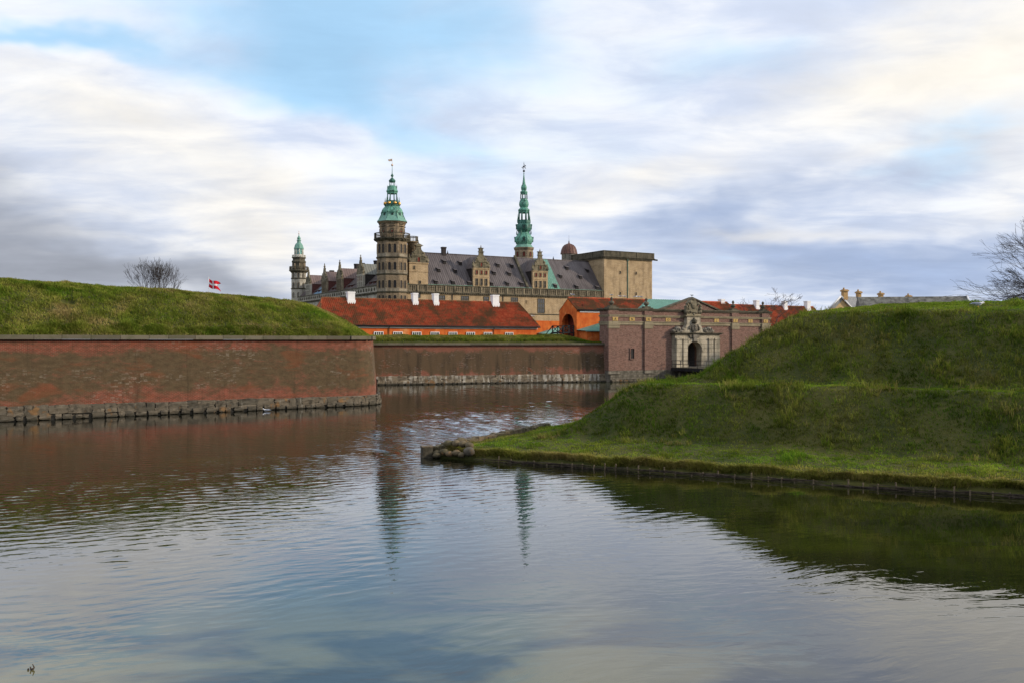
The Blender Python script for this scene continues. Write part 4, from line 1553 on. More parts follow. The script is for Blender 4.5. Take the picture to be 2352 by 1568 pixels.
ct = CF.root('castle_tower', 'tallest octagonal stone tower with green copper spire, gilded balls and balustraded gallery', 'tower')
RM = 4.18
MB().lathe([(RM, 4.0), (RM, zt(590))], 8, (0, 0), OCT).build('shaft', 'tower_stone', ct)
for py in (631, 671.5, 714.5):
    z = zt(py)
    MB().lathe([(RM + 0.02, z - 0.3), (RM + 0.14, z - 0.2), (RM + 0.30, z), (RM + 0.02, z + 0.18)], 8, (0, 0), OCT).build('string_course', 'dark_cornice', ct)
    MB().lathe([(RM + 0.03, z + 0.18), (RM + 0.08, z + 0.2), (RM + 0.08, z + 0.95), (RM + 0.03, z + 1.0)], 8, (0, 0), OCT).build('sill_band', 'sill_stone', ct)
rin = RM * math.cos(R(22.5))
for k in range(-2, 3):
    ph = R(-112.2) + k * R(45)
    ox, oy = math.cos(ph) * rin, math.sin(ph) * rin
    tx, ty = -math.sin(ph), math.cos(ph)
    for py, hh in ((620.5, 2.25), (664.5, 2.25), (705, 1.95), (741, 1.95)):
        for sgn in (-0.68, 0.68):
            window(ct, ox + tx * sgn, oy + ty * sgn, zt(py), ph + R(90), 'arch', 0.74, hh, 'tower_stone', 'dark_glass', fr=0.14)
m = MB()
m.lathe([(RM, zt(592)), (RM + 0.25, zt(590)), (RM + 0.30, zt(588.5)), (RM + 0.62, zt(587)), (RM + 0.62, zt(585)), (RM + 0.2, zt(584.8))], 16, (0, 0), OCT)
for k in range(24):
    a = 2 * math.pi * k / 24
    m.tube((math.cos(a) * RM, math.sin(a) * RM, zt(590)), (math.cos(a) * (RM + 0.5), math.sin(a) * (RM + 0.5), zt(588)), 0.14, 0.14, 4)
m.build('gallery_floor', 'dark_cornice', ct)


def balustrade(m, c, r, z0, z1, n, a0, a1, mi=0):
    for i in range(n + 1):
        a = a0 + (a1 - a0) * i / n
        p = (c[0] + r * math.cos(a), c[1] + r * math.sin(a))
        rr2 = 0.20 if i % 6 == 0 else 0.085
        m.tube((p[0], p[1], z0), (p[0], p[1], z1), rr2, rr2 * 0.8, 5, mi)
        if i < n:
            b = a0 + (a1 - a0) * (i + 1) / n
            p2 = (c[0] + r * math.cos(b), c[1] + r * math.sin(b))
            m.tube((p[0], p[1], z1 - 0.06), (p2[0], p2[1], z1 - 0.06), 0.13, None, 4, mi)
            m.tube((p[0], p[1], z0 + 0.1), (p2[0], p2[1], z0 + 0.1), 0.11, None, 4, mi)


m = MB()
balustrade(m, (0, 0), RM + 0.42, zt(585.5), zt(572), 60, 0, 2 * math.pi)
m.build('balustrade', 'dark_cornice', ct, kind='stuff')
MB().lathe([(3.30, zt(586)), (3.42, zt(570)), (3.5, zt(566)), (3.5, zt(550)), (3.62, zt(549)), (3.9, zt(546)), (3.98, zt(543)), (3.5, zt(542))], 8, (0, 0), OCT).build('drum', 'tower_stone', ct)
for k in range(-2, 3):
    ph = R(-112.2) + k * R(45)
    r_ = 3.46 * math.cos(R(22.5))
    ox, oy = math.cos(ph) * r_, math.sin(ph) * r_
    window(ct, ox, oy, zt(570.5), ph + R(90), 'arch', 0.62, 1.0, 'dark_cornice', 'shutter_red', name='shuttered_window')
    mm = MB()
    mm.box(-0.75, 0.75, -0.28, 0.05, 1.55, 1.7)
    mm.box(-0.62, 0.62, -0.2, 0.05, 2.0, 2.15)
    mm.ext_xz([(-0.7, 2.15), (0.7, 2.15), (0, 2.6)], -0.22, 0.05)
    mm.build('window_hood', 'dark_cornice', ct, loc=(ox, oy, zt(570.5)), rz=ph + R(90))
# spire
MB().lathe([(4.2, zt(543.5)), (4.05, zt(541.8)), (3.62, zt(537)), (3.22, zt(532)), (2.98, zt(527)), (2.88, zt(523))], 8, (0, 0), OCT).build('spire_skirt', 'verdigris_clean', ct)
MB().lathe([(2.86, zt(523)), (2.98, zt(521)), (2.90, zt(517)), (2.68, zt(513)), (2.30, zt(509)), (1.95, zt(506.5)), (1.88, zt(504))], 8, (0, 0), OCT).build('spire_dome', 'verdigris', ct)
m = MB()
for k in range(8):
    a = OCT + k * R(45)
    for z0, z1, r0, r1 in ((zt(541.5), zt(523), 3.8, 2.9), (zt(521), zt(506.5), 3.0, 1.95)):
        m.tube((math.cos(a) * r0, math.sin(a) * r0, z0), (math.cos(a) * r1, math.sin(a) * r1, z1), 0.09, 0.07, 5)
    b = a + R(22.5)
    m.box(-0.001, 0.001, -0.001, 0.001, zt(530), zt(530) + 0.001)
m.build('spire_rib', 'verdigris_dark', ct)
for k in range(-2, 3):
    ph = R(-112.2) + k * R(45)
    mm = MB()
    mm.box(-0.32, 0.32, -0.10, 0.9, -0.1, 0.8, 0)
    mm.ext_xz([(-0.42, 0.8), (0.42, 0.8), (0, 1.2)], -0.18, 0.9, 0)
    mm.add([(-0.2, -0.11, 0.1), (0.2, -0.11, 0.1), (0.2, -0.11, 0.7), (-0.2, -0.11, 0.7)], [(0, 1, 2, 3)], 1)
    mm.build('lucarne', ['verdigris_dark', 'black_tar'], ct, loc=(math.cos(ph) * 2.75, math.sin(ph) * 2.75, zt(531)), rz=ph + R(90))
MB().lathe([(1.95, zt(504.5)), (2.15, zt(503.5)), (2.15, zt(502)), (1.5, zt(501.5)), (1.45, zt(493)), (1.55, zt(492.5)), (1.55, zt(491.5)), (1.2, zt(491))], 8, (0, 0), OCT).build('lantern_base', 'verdigris_dark', ct)
for k in range(8):
    a = OCT + k * R(45)
    MB().ball((math.cos(a) * 1.98, math.sin(a) * 1.98, zt(498.5)), 0.42, 10, 7).build('gilded_ball', 'gilded', ct)
    if k % 2 == 0:
        a += R(22.5)
    MB().lathe([(0.16, zt(497)), (0.2, zt(493)), (0.10, zt(490)), (0.02, zt(483))], 6, (math.cos(a) * 1.95, math.sin(a) * 1.95)).build('pinnacle', 'verdigris_dark', ct)
for k in range(8):
    a = OCT + k * R(45)
    MB().tube((math.cos(a) * 1.28, math.sin(a) * 1.28, zt(492)), (math.cos(a) * 1.28, math.sin(a) * 1.28, zt(471)), 0.14, 0.14, 6).build('lantern_column', 'verdigris_dark', ct)
MB().lathe([(1.38, zt(474)), (1.42, zt(471)), (1.62, zt(468.5)), (1.62, zt(467.5)), (1.42, zt(465)), (1.35, zt(460)), (1.2, zt(456.5)), (0.85, zt(454.5))], 8, (0, 0), OCT).build('lantern_cap', 'verdigris', ct)
for k in range(8):
    a = OCT + k * R(45)
    MB().tube((math.cos(a) * 0.72, math.sin(a) * 0.72, zt(456)), (math.cos(a) * 0.72, math.sin(a) * 0.72, zt(444)), 0.09, 0.09, 5).build('lantern_column', 'verdigris_dark', ct)
    if k % 2:
        MB().lathe([(0.09, zt(461)), (0.1, zt(457)), (0.01, zt(452))], 5, (math.cos(a) * 1.3, math.sin(a) * 1.3)).build('pinnacle', 'verdigris_dark', ct)
MB().lathe([(0.78, zt(446)), (0.82, zt(444.5)), (0.95, zt(443)), (0.9, zt(441.5)), (0.55, zt(438)), (0.28, zt(435.5)), (0.16, zt(434)), (0.14, zt(433)), (0.38, zt(431)), (0.42, zt(429.5)), (0.2, zt(426.5)), (0.10, zt(424)), (0.05, zt(406))], 8, (0, 0), OCT, 0, True).build('spire_tip', 'verdigris_dark', ct)
MB().ball((0, 0, zt(403.8)), 0.3, 10, 7).build('finial_ball', 'pale_gilded', ct)
m = MB().tube((0, 0, zt(404)), (0, 0, zt(388.5)), 0.05, 0.03)
ca, sa = math.cos(R(-30)), math.sin(R(-30))
vp = [(0, zt(389)), (-0.35, zt(388.6)), (-0.55, zt(389.8)), (-0.85, zt(389.4)), (-1.15, zt(391)), (-0.8, zt(391.5)), (-1.15, zt(393)), (-0.75, zt(394.6)), (-0.3, zt(394)), (0, zt(395))]
v3 = [(x * ca, x * sa, z) for x, z in vp]
v4 = [(x * ca + 0.05 * -sa, x * sa + 0.05 * ca, z) for x, z in vp]
nn_ = len(vp)
m.add(v3 + v4, [tuple(range(nn_)), tuple(range(2 * nn_ - 1, nn_ - 1, -1))] + [(i, (i + 1) % nn_, (i + 1) % nn_ + nn_, i + nn_) for i in range(nn_)])
m.build('weather_vane', 'pale_gilded', ct)

# stair turret joined to the tower
tt_ = CF.xt(1006, 2.6)
st = CF.root('stair_turret', 'slim round stone stair turret with balustrade against the tallest tower', 'turret')
MB().lathe([(1.25, 15), (1.25, zt(590)), (1.6, zt(588)), (1.75, zt(587)), (1.75, zt(585.5)), (1.3, zt(585))], 14, (tt_, 2.6), 0, 0, True).build('shaft', 'tower_stone', st)
m = MB()
balustrade(m, (tt_, 2.6), 1.55, zt(586), zt(572.5), 22, 0, 2 * math.pi)
m.build('balustrade', 'dark_cornice', st, kind='stuff')
window(st, tt_ - 0.3, 2.6 - 1.22, zt(614), R(8), 'rect', 0.2, 0.6, 'tower_stone', 'dark_glass')

# --- lighthouse tower
LW = CF.yt(729.7, 0.0)
KL = CF.depth(0, LW) / FPX


def zl(py):
    return EYE + (833.5 - py) * KL


lt = CF.root('lighthouse_tower', 'stone tower with white lighthouse lantern under a green copper dome, far left of castle', 'tower')
lc = (0.0, LW)
LO = R(-100)
MB().lathe([(2.55, 4), (2.5, zl(664))], 8, lc, LO).build('shaft', 'pale_stone', lt)
for py in (681, 706):
    MB().lathe([(2.55, zl(py) - 0.25), (2.78, zl(py)), (2.55, zl(py) + 0.2)], 8, lc, LO).build('string_course', 'dark_cornice', lt)
m = MB().lathe([(2.5, zl(668)), (2.9, zl(665)), (3.3, zl(663)), (3.3, zl(661)), (2.4, zl(660.8))], 12, lc, LO)
m.build('gallery_floor', 'dark_cornice', lt)
m = MB()
balustrade(m, lc, 3.05, zl(661.5), zl(652), 40, 0, 2 * math.pi)
m.build('balustrade', 'dark_cornice', lt, kind='stuff')
MB().lathe([(2.0, zl(662)), (2.05, zl(645)), (2.35, zl(642.5)), (2.45, zl(640)), (2.2, zl(637)), (2.05, zl(636)), (2.1, zl(632.5)), (2.4, zl(631)), (2.4, zl(629.5)), (1.6, zl(629.3))], 8, lc, LO).build('upper_drum', 'dark_cornice', lt)
for k in range(8):
    a = LO + k * R(45)
    MB().tube((lc[0] + math.cos(a) * 2.1, lc[1] + math.sin(a) * 2.1, zl(661)), (lc[0] + math.cos(a) * 2.1, lc[1] + math.sin(a) * 2.1, zl(644)), 0.2, 0.2, 6).build('drum_column', 'tower_stone', lt)
MB().lathe([(1.52, zl(630)), (1.5, zl(622))], 8, lc, LO).build('lantern_wall', 'lighthouse_white', lt)
MB().lathe([(1.35, zl(622)), (1.35, zl(609))], 8, lc, LO).build('lantern_glazing', 'lantern_glass', lt)
for k in range(8):
    a = LO + k * R(45)
    MB().tube((lc[0] + math.cos(a) * 1.45, lc[1] + math.sin(a) * 1.45, zl(623)), (lc[0] + math.cos(a) * 1.45, lc[1] + math.sin(a) * 1.45, zl(608.5)), 0.14, 0.14, 5).build('lantern_post', 'lighthouse_white', lt)
for k in range(4, 8):
    a, b = LO + k * R(45), LO + (k + 1) * R(45)
    mm = MB().tube((lc[0] + math.cos(a) * 1.42, lc[1] + math.sin(a) * 1.42, zl(621)), (lc[0] + math.cos(b) * 1.42, lc[1] + math.sin(b) * 1.42, zl(610)), 0.10, 0.1, 4)
    mm.build('lantern_brace', 'lighthouse_white', lt)
m = MB()
balustrade(m, lc, 2.2, zl(629), zl(624), 24, 0, 2 * math.pi)
m.v = [(a, b, c) for a, b, c in m.v]
m.build('railing', 'lighthouse_white', lt, kind='stuff')
MB().lathe([(1.68, zl(609)), (1.70, zl(607.5)), (1.5, zl(603.5)), (1.32, zl(599)), (1.0, zl(595.5)), (0.66, zl(593.5)), (0.62, zl(591)), (0.62, zl(588.5)), (0.82, zl(588)), (0.7, zl(586.8)), (0.5, zl(585.5)), (0.62, zl(583)), (0.6, zl(581.5)), (0.35, zl(579)), (0.14, zl(576.5)), (0.05, zl(571))], 8, lc, LO, 0, False).build('dome', 'verdigris_clean', lt)
MB().tube((lc[0], lc[1], zl(574)), (lc[0], lc[1], zl(564)), 0.05, 0.03).ball((lc[0], lc[1], zl(571)), 0.2).ball((lc[0], lc[1], zl(566.5)), 0.12).build('finial', 'pale_gilded', lt)
for k in (-1, 0, 1):
    ph = R(-108) + k * R(45)
    for py in (680, 704, 728):
        window(lt, lc[0] + math.cos(ph) * 2.38, lc[1] + math.sin(ph) * 2.38, zl(py), ph + R(90), 'arch', 0.7, 1.7, 'carved_stone', 'dark_glass')

# --- courtyard spire tower
KW = 14.0
KT = CF.xt(1279, KW)
KK = CF.depth(KT, KW) / FPX


def zs(py):
    return EYE + (833.5 - py) * KK


sp = CF.root('spire_tower', 'slender green copper onion spire with open arcades rising behind the brown roof', 'tower')
sc_ = (KT, KW)
SO = R(-120 + 22.5)
MB().lathe([(2.95, 20), (2.95, zs(612)), (3.1, zs(611)), (3.25, zs(608)), (3.3, zs(606)), (2.8, zs(605.5))], 8, sc_, SO).build('drum', 'tower_stone', sp)
for k in range(-2, 3):
    ph = SO + R(22.5) + k * R(45)
    rr_ = 2.95 * math.cos(R(22.5))
    window(sp, sc_[0] + math.cos(ph) * rr_, sc_[1] + math.sin(ph) * rr_, zs(628), ph + R(90), 'arch', 0.6, 1.3, 'dark_cornice', 'shutter_red', name='shuttered_window')


def px_prof(lst):
    return [(w * KK, zs(y)) for w, y in lst]


MB().lathe(px_prof([(25.5, 606.5), (23.5, 604.5), (20.5, 601), (18.5, 597.5)]), 8, sc_, SO).build('spire_skirt', 'verdigris_clean', sp)
MB().lathe(px_prof([(18.5, 598), (21, 595), (22.8, 590.5), (23.0, 586), (21.2, 580.5), (18, 575.5), (15.5, 571.5), (14.2, 569)]), 8, sc_, SO).build('lower_onion', 'verdigris', sp)
MB().lathe(px_prof([(14.2, 569.5), (15.5, 567.5), (15, 566.5), (17.5, 563.5), (19, 558.5), (18.8, 553.5), (17, 549), (15.5, 546.5), (16, 545.5), (15.6, 541), (14.5, 540.5), (14.3, 538.5)]), 8, sc_, SO).build('middle_onion', 'verdigris_dark', sp)
for k in range(8):
    a = SO + k * R(45)
    c_, s_ = math.cos(a), math.sin(a)
    MB().tube((sc_[0] + c_ * 13 * KK, sc_[1] + s_ * 13 * KK, zs(539)), (sc_[0] + c_ * 12.6 * KK, sc_[1] + s_ * 12.6 * KK, zs(518)), 0.27, 0.24, 6).build('arcade_column', 'verdigris_dark', sp)
    MB().tube((sc_[0] + c_ * 8.2 * KK, sc_[1] + s_ * 8.2 * KK, zs(487)), (sc_[0] + c_ * 7.8 * KK, sc_[1] + s_ * 7.8 * KK, zs(472)), 0.17, 0.16, 6).build('arcade_column', 'verdigris_dark', sp)
    if k % 2 == 0:
        MB().lathe([(0.22, zs(546)), (0.26, zs(540)), (0.12, zs(534)), (0.02, zs(524))], 6, (sc_[0] + c_ * 16 * KK, sc_[1] + s_ * 16 * KK)).build('pinnacle', 'verdigris_dark', sp)
    else:
        MB().lathe([(0.2, zs(574)), (0.22, zs(570)), (0.02, zs(561))], 6, (sc_[0] + c_ * 18.5 * KK, sc_[1] + s_ * 18.5 * KK)).build('pinnacle', 'verdigris_dark', sp)
        b = a + R(22.5)
        mm = MB()
        mm.box(-0.35, 0.35, -0.3, 0.6, 0, 1.1, 0)
        mm.ext_xz([(-0.5, 1.1), (0.5, 1.1), (0, 1.6)], -0.4, 0.6, 0)
        mm.add([(-0.2, -0.31, 0.15), (0.2, -0.31, 0.15), (0.2, -0.31, 0.9), (-0.2, -0.31, 0.9)], [(0, 1, 2, 3)], 1)
        for rr3, py in ((2.55, 592), (2.1, 561)):
            link('lucarne', mm.mesh('lucarne', ['verdigris_dark', 'black_tar']), sp, loc=(sc_[0] + math.cos(b) * rr3, sc_[1] + math.sin(b) * rr3, zs(py)), rz=b + R(90))
MB().lathe(px_prof([(13, 521), (13.4, 518), (15, 515), (15, 513.5), (12, 511), (9.5, 508.5), (9.6, 507), (11.5, 504.5), (12.7, 500.5), (12.5, 496.5), (10.8, 493), (11.2, 491.5), (9.2, 490), (9.0, 486)]), 8, sc_, SO).build('upper_onion', 'verdigris', sp)
MB().lathe(px_prof([(8.2, 475), (8.6, 472.5), (9.6, 470.5), (9.4, 469.3), (6.2, 467), (6.0, 465.5), (7.4, 462), (7.7, 458.5), (6.4, 454.5), (4.2, 451), (3.8, 447.5), (3.0, 443), (2.2, 437), (1.2, 428), (0.6, 420)]), 8, sc_, SO, 0, False).build('spire_tip', 'verdigris', sp)
m = MB().tube((sc_[0], sc_[1], zs(430)), (sc_[0], sc_[1], zs(396)), 0.07, 0.04)
m.ball((sc_[0], sc_[1], zs(418.5)), 0.36).ball((sc_[0], sc_[1], zs(424.5)), 0.16)
for dx, py, rx, rz_ in ((0, 408, 0.42, 0.26), (0.45, 405.5, 0.2, 0.2), (-0.5, 409.5, 0.22, 0.12), (0.1, 404, 0.14, 0.28), (0.0, 400.5, 0.12, 0.14), (0.5, 411, 0.08, 0.3), (-0.3, 412, 0.08, 0.3)):
    m.ball((sc_[0] + dx * 0.87, sc_[1] - dx * 0.5, zs(py)), (rx, 0.12, rz_), 6, 5)
m.build('weather_vane', 'dark_iron', sp)

# --- domed turret
DW = 17.0
DT = CF.xt(1389, DW)
KD = CF.depth(DT, DW) / FPX


def zd(py):
    return EYE + (833.5 - py) * KD


dt = CF.root('domed_turret', 'small round turret with brown copper dome beside the square tower', 'turret')
MB().lathe([(18.2 * KD, 18), (18.2 * KD, zd(622)), (20.5 * KD, zd(621))], 16, (DT, DW), 0, 0, True).build('drum', 'pale_stone', dt)
MB().lathe([(21 * KD, zd(621.5)), (19.8 * KD, zd(617)), (18.6 * KD, zd(611)), (15.5 * KD, zd(604)), (11 * KD, zd(599.5)), (6 * KD, zd(597)), (2.2 * KD, zd(595)), (0.6 * KD, zd(590))], 16, (DT, DW), 0, 0, False).build('dome', 'brown_copper', dt)
m = MB()
for k in range(16):
    a = 2 * math.pi * k / 16
    pr = [(21 * KD, zd(621.3)), (19.9 * KD, zd(617)), (18.7 * KD, zd(611)), (15.6 * KD, zd(604)), (11.1 * KD, zd(599.4)), (6 * KD, zd(596.9))]
    m.path([(DT + math.cos(a) * r, DW + math.sin(a) * r, z) for r, z in pr], 0.06, 4)
m.build('dome_rib', 'brown_copper', dt)
MB().tube((DT, DW, zd(592)), (DT, DW, zd(574)), 0.05, 0.02).ball((DT, DW, zd(590)), 0.18).build('finial', 'dark_iron', dt)

# --- square cannon tower
cn = CF.root('square_tower', 'massive square flat-topped sandstone tower at the right end of the castle', 'tower')
CX0, CX1 = CF.xt(1474.6, -2.0), CF.xt(1592, -2.0)
CY0, CY1 = -2.0, 14.6
ZC = 32.95
MB().box(CX0, CX1, CY0, CY1, 4, 30.9).build('wall', 'sandstone', cn)
m = MB()
m.box(CX0 - 0.3, CX1 + 0.3, CY0 - 0.3, CY1 + 0.3, 30.9, 31.1)
m.box(CX0 - 0.55, CX1 + 0.55, CY0 - 0.55, CY1 + 0.55, 31.1, 31.35)
for k in range(34):
    x = CX0 + (CX1 - CX0) * (k + 0.5) / 34
    m.box(x - 0.13, x + 0.13, CY0 - 0.45, CY0, 30.55, 30.9)
    y = CY0 + (CY1 - CY0) * (k + 0.5) / 34
    m.box(CX0 - 0.45, CX0, y - 0.13, y + 0.13, 30.55, 30.9)
m.build('cornice', 'dark_cornice', cn)
m = MB()
m.box(CX0 - 0.4, CX1 + 0.4, CY0 - 0.4, CY0 + 0.4, 31.35, 32.8)
m.box(CX0 - 0.4, CX0 + 0.4, CY0 + 0.4, CY1 + 0.4, 31.35, 32.8)
m.box(CX1 - 0.4, CX1 + 0.4, CY0 + 0.4, CY1 + 0.4, 31.35, 32.8)
m.box(CX0 - 0.5, CX1 + 0.5, CY0 - 0.5, CY0 + 0.5, 32.8, ZC)
m.box(CX0 - 0.5, CX0 + 0.5, CY0 + 0.5, CY1 + 0.5, 32.8, ZC)
for k in range(4):
    x = CX0 - 0.1 + (CX1 - CX0 + 0.2) * k / 3
    m.box(x - 0.35, x + 0.35, CY0 - 0.55, CY0 - 0.41, 31.36, 32.8)
    y = CY0 + (CY1 - CY0) * k / 3
    m.box(CX0 - 0.55, CX0 - 0.41, y - 0.35, y + 0.35, 31.36, 32.8)
m.build('parapet', 'dark_cornice', cn)
MB().tube((CX1 + 0.3, CY0 - 0.2, 31.0), (CX1 + 1.9, CY0 - 0.2, 30.9), 0.28, 0.24, 8).build('water_spout', 'dark_iron', cn)
for px, py in ((1514.4, 669), (1552.7, 671), (1514.4, 720), (1552.7, 721)):
    t = CF.xt(px, CY0)
    window(cn, t, CY0 - 0.02, CF.z(py, t, CY0), 0, 'rect', 0.48, 0.8, 'sandstone', 'dark_glass', fr=0.10)
t = CF.xt(1532, CY0)
MB().tube((t, CY0 - 0.14, 10), (t, CY0 - 0.14, 30.8), 0.11).box(t - 0.25, t + 0.25, CY0 - 0.35, CY0 - 0.02, 30.2, 30.7).build('downpipe', 'verdigris_dark', cn)


# ------------------------------------------------------------------ pantile roofs
def pantile(name, mat, parent, x0, x1, ye, ze, yr, zr, hipL=0.0, hipR=0.0, tw=0.31, rows=None, flip=False):
    """A corrugated, stepped tile slope from the eave line (ye,ze) to the ridge (yr,zr) along local x."""
    L = math.hypot(yr - ye, zr - ze)
    rows = rows or max(4, int(L / 0.34))
    ncol = int(abs(x1 - x0) / tw)
    prof = [0.0, 0.10, 0.145, 0.09, 0.0]
    off = [0.0, 0.25, 0.45, 0.65, 0.85]
    xs, hs = [], []
    for c in range(ncol):
        for o_, p_ in zip(off, prof):
            xs.append(x0 + (x1 - x0) * (c + o_) / ncol)
            hs.append(p_)
    xs.append(x1)
    hs.append(0.0)
    vs, us = [], []
    for r in range(rows):
        us += [(r / rows, 0.075), ((r + 1) / rows - 1e-4, 0.0)]
    xs = np.array(xs)
    hs = np.array(hs)
    lim = np.ones_like(xs)
    if hipL > 0:
        lim = np.minimum(lim, np.abs(xs - x0) / hipL)
    if hipR > 0:
        lim = np.minimum(lim, np.abs(x1 - xs) / hipR)
    U = np.array([u for u, _ in us])[:, None]
    S = np.array([s for _, s in us])[:, None]
    Uc = np.minimum(U, lim[None, :])
    ny_, nz_ = -(zr - ze) / L, (yr - ye) / L
    if nz_ < 0:
        ny_, nz_ = -ny_, -nz_
    hgt = hs[None, :] + S
    X = np.repeat(xs[None, :], len(us), 0)
    Y = ye + (yr - ye) * Uc + ny_ * hgt
    Z = ze + (zr - ze) * Uc + nz_ * hgt
    me = grid_mesh(name, X, Y, Z, mat)
    me.polygons.foreach_set('use_smooth', np.zeros(len(me.polygons), bool))
    return link(name, me, parent)


def chimney_white(m, x, y, z0, z1, w, d=None):
    d = d or w
    m.box(x - w * 0.5, x + w * 0.5, y - d / 2, y + d / 2, z0, z1)
    m.box(x - w * 0.58, x + w * 0.58, y - d * 0.58, y + d * 0.58, z0, z0 + (z1 - z0) * 0.38)
    m.box(x - w * 0.56, x + w * 0.56, y - d * 0.56, y + d * 0.56, z1 - 0.22, z1)


# ------------------------------------------------------------------ long red-tiled house
HF = Frame(4.7, 150.0, 30.0)
hs_ = HF.root('tiled_house', 'long low orange house with red tiled hipped roof and four white chimneys', 'house')
HL = -38.7
MB().box(HL + 0.35, -0.35, 0.4, 7.6, 4.0, 8.4).build('wall', 'orange_plaster', hs_)
MB().box(HL + 0.25, -0.25, 0.28, 0.6, 8.02, 8.3).build('white_cornice', 'white_wash', hs_)
hr = pantile('roof', 'red_tile', hs_, HL, 0.0, 0.0, 8.40, 4.0, 12.6, 1.9, 1.9)
MB().add([(HL, 0.0, 8.36), (0, 0.0, 8.36), (-1.9, 4, 12.55), (HL + 1.9, 4, 12.55), (HL, 8.0, 8.36), (0, 8.0, 8.36)],
         [(3, 2, 5, 4), (0, 3, 4), (1, 5, 2), (0, 1, 2, 3)]).build('roof_slope', 'red_tile', hs_)
m = MB()
x = HL + 1.9
while x < -1.9:
    m.tube((x, 4.0, 12.64), (x + 0.36, 4.0, 12.67), 0.14, 0.16, 6)
    x += 0.36
for xa, xb in ((HL, HL + 1.9), (0, -1.9)):
    for k in range(16):
        t0, t1 = k / 16, (k + 1) / 16
        m.tube((xa + (xb - xa) * t0, 4 * t0, 8.46 + 4.2 * t0), (xa + (xb - xa) * t1, 4 * t1, 8.48 + 4.2 * t1), 0.15, 0.13, 6)
m.build('ridge_tile', 'mossy_tile', hs_)
MB().tube((HL, -0.12, 8.36), (0.05, -0.12, 8.36), 0.11, None, 6).build('gutter', 'black_tar', hs_)
for zx, w in ((382, 1.15), (1015, 0.85), (1220, 0.85), (1808, 1.2)):
    px = 760 + zx / 4.055
    t = HF.xt(px, 4.0)
    top = HF.z(700 + {382: 54, 1015: 67, 1220: 72, 1808: 86}[zx] / 4.055, t, 4.0)
    m = MB()
    chimney_white(m, t, 3.7, 11.6, top, w, 0.9)
    m.build('chimney', 'white_wash', hs_)
for zx in (665, 855, 1042, 1222, 1400, 1575, 1747, 1957):
    t = HF.xt(760 + zx / 4.055, 0.4)
    window(hs_, t, 0.39, 6.45, 0, 'rect', 1.35, 0.95, 'white_paint', 'dark_glass', nx=4, ny=2, fr=0.10, mull=0.09)
for zx in (768, 1805):
    t = HF.xt(760 + zx / 4.055, 0.3)
    MB().tube((t, 0.1, 8.3), (t, 0.28, 7.9), 0.06).tube((t, 0.28, 7.9), (t, 0.28, 5.6), 0.06).build('downpipe', 'black_tar', hs_)
t = HF.xt(760 + 1852 / 4.055, 0.4)
MB().box(t - 0.5, t + 0.5, 0.33, 0.5, 6.4, 7.05).build('hatch', 'shutter_red', hs_)

# ------------------------------------------------------------------ orange gatehouse with arch
GF = Frame(10.14, 138.0, 30.0)
gh = GF.root('gatehouse', 'orange plastered gatehouse with arched opening in its gable and mossy tiled roof', 'gatehouse')
GWD = 5.0
ze_, zp_ = GF.z(757.5, 0, 0), GF.z(729.5, 0, 2.4)
zb_ = 5.6
aw, ah = 1.72, GF.z(766.5, 0, 2.4)
pts = [(0, zb_), (0, ze_), (GWD / 2, zp_), (GWD, ze_), (GWD, zb_), (GWD / 2 + aw, zb_)]
for k in range(13):
    a = math.pi * k / 12
    pts.append((GWD / 2 + aw * math.cos(a), ah - aw + aw * math.sin(a)))
pts.append((GWD / 2 - aw, zb_))
MB().ext_yz([(y, z) for y, z in reversed(pts)], 0.0, 0.55).build('gable_wall', 'orange_plaster', gh)
MB().box(0.55, 15.6, 0.0, 0.4, zb_, ze_).box(0.55, 15.6, GWD - 0.4, GWD, zb_, ze_).box(15.2, 15.6, 0.4, GWD - 0.4, zb_, ze_).build('wall', 'orange_plaster', gh)
MB().box(1.5, 1.65, 0.4, GWD - 0.4, zb_, zp_ - 1.0).build('door', 'shutter_red', gh)
MB().box(0.5, 6, 0.4, GWD - 0.4, 5.6, 6.15).build('floor', 'passage_dark', gh)
MB().box(0.56, 12, -0.10, 0.1, ze_ - 0.34, ze_ - 0.06).build('white_cornice', 'white_wash', gh)
pantile('roof', 'mossy_tile', gh, -0.05, 15.7, -0.25, ze_ - 0.02, GWD / 2, zp_ + 0.06)
MB().add([(-0.05, -0.2, ze_ - 0.1), (15.7, -0.2, ze_ - 0.1), (15.7, GWD / 2, zp_), (-0.05, GWD / 2, zp_), (15.7, GWD + 0.2, ze_ - 0.1), (-0.05, GWD + 0.2, ze_ - 0.1)],
         [(0, 1, 2, 3), (3, 2, 4, 5)]).build('roof_slope', 'mossy_tile', gh)
m = MB()
x = 0.0
while x < 15.6:
    m.tube((x, GWD / 2, zp_ + 0.12), (x + 0.38, GWD / 2, zp_ + 0.15), 0.14, 0.17, 6)
    x += 0.38
m.build('ridge_tile', 'red_tile', gh)
MB().tube((0, -0.32, ze_ - 0.02), (12, -0.32, ze_ - 0.02), 0.09).build('gutter', 'black_tar', gh)
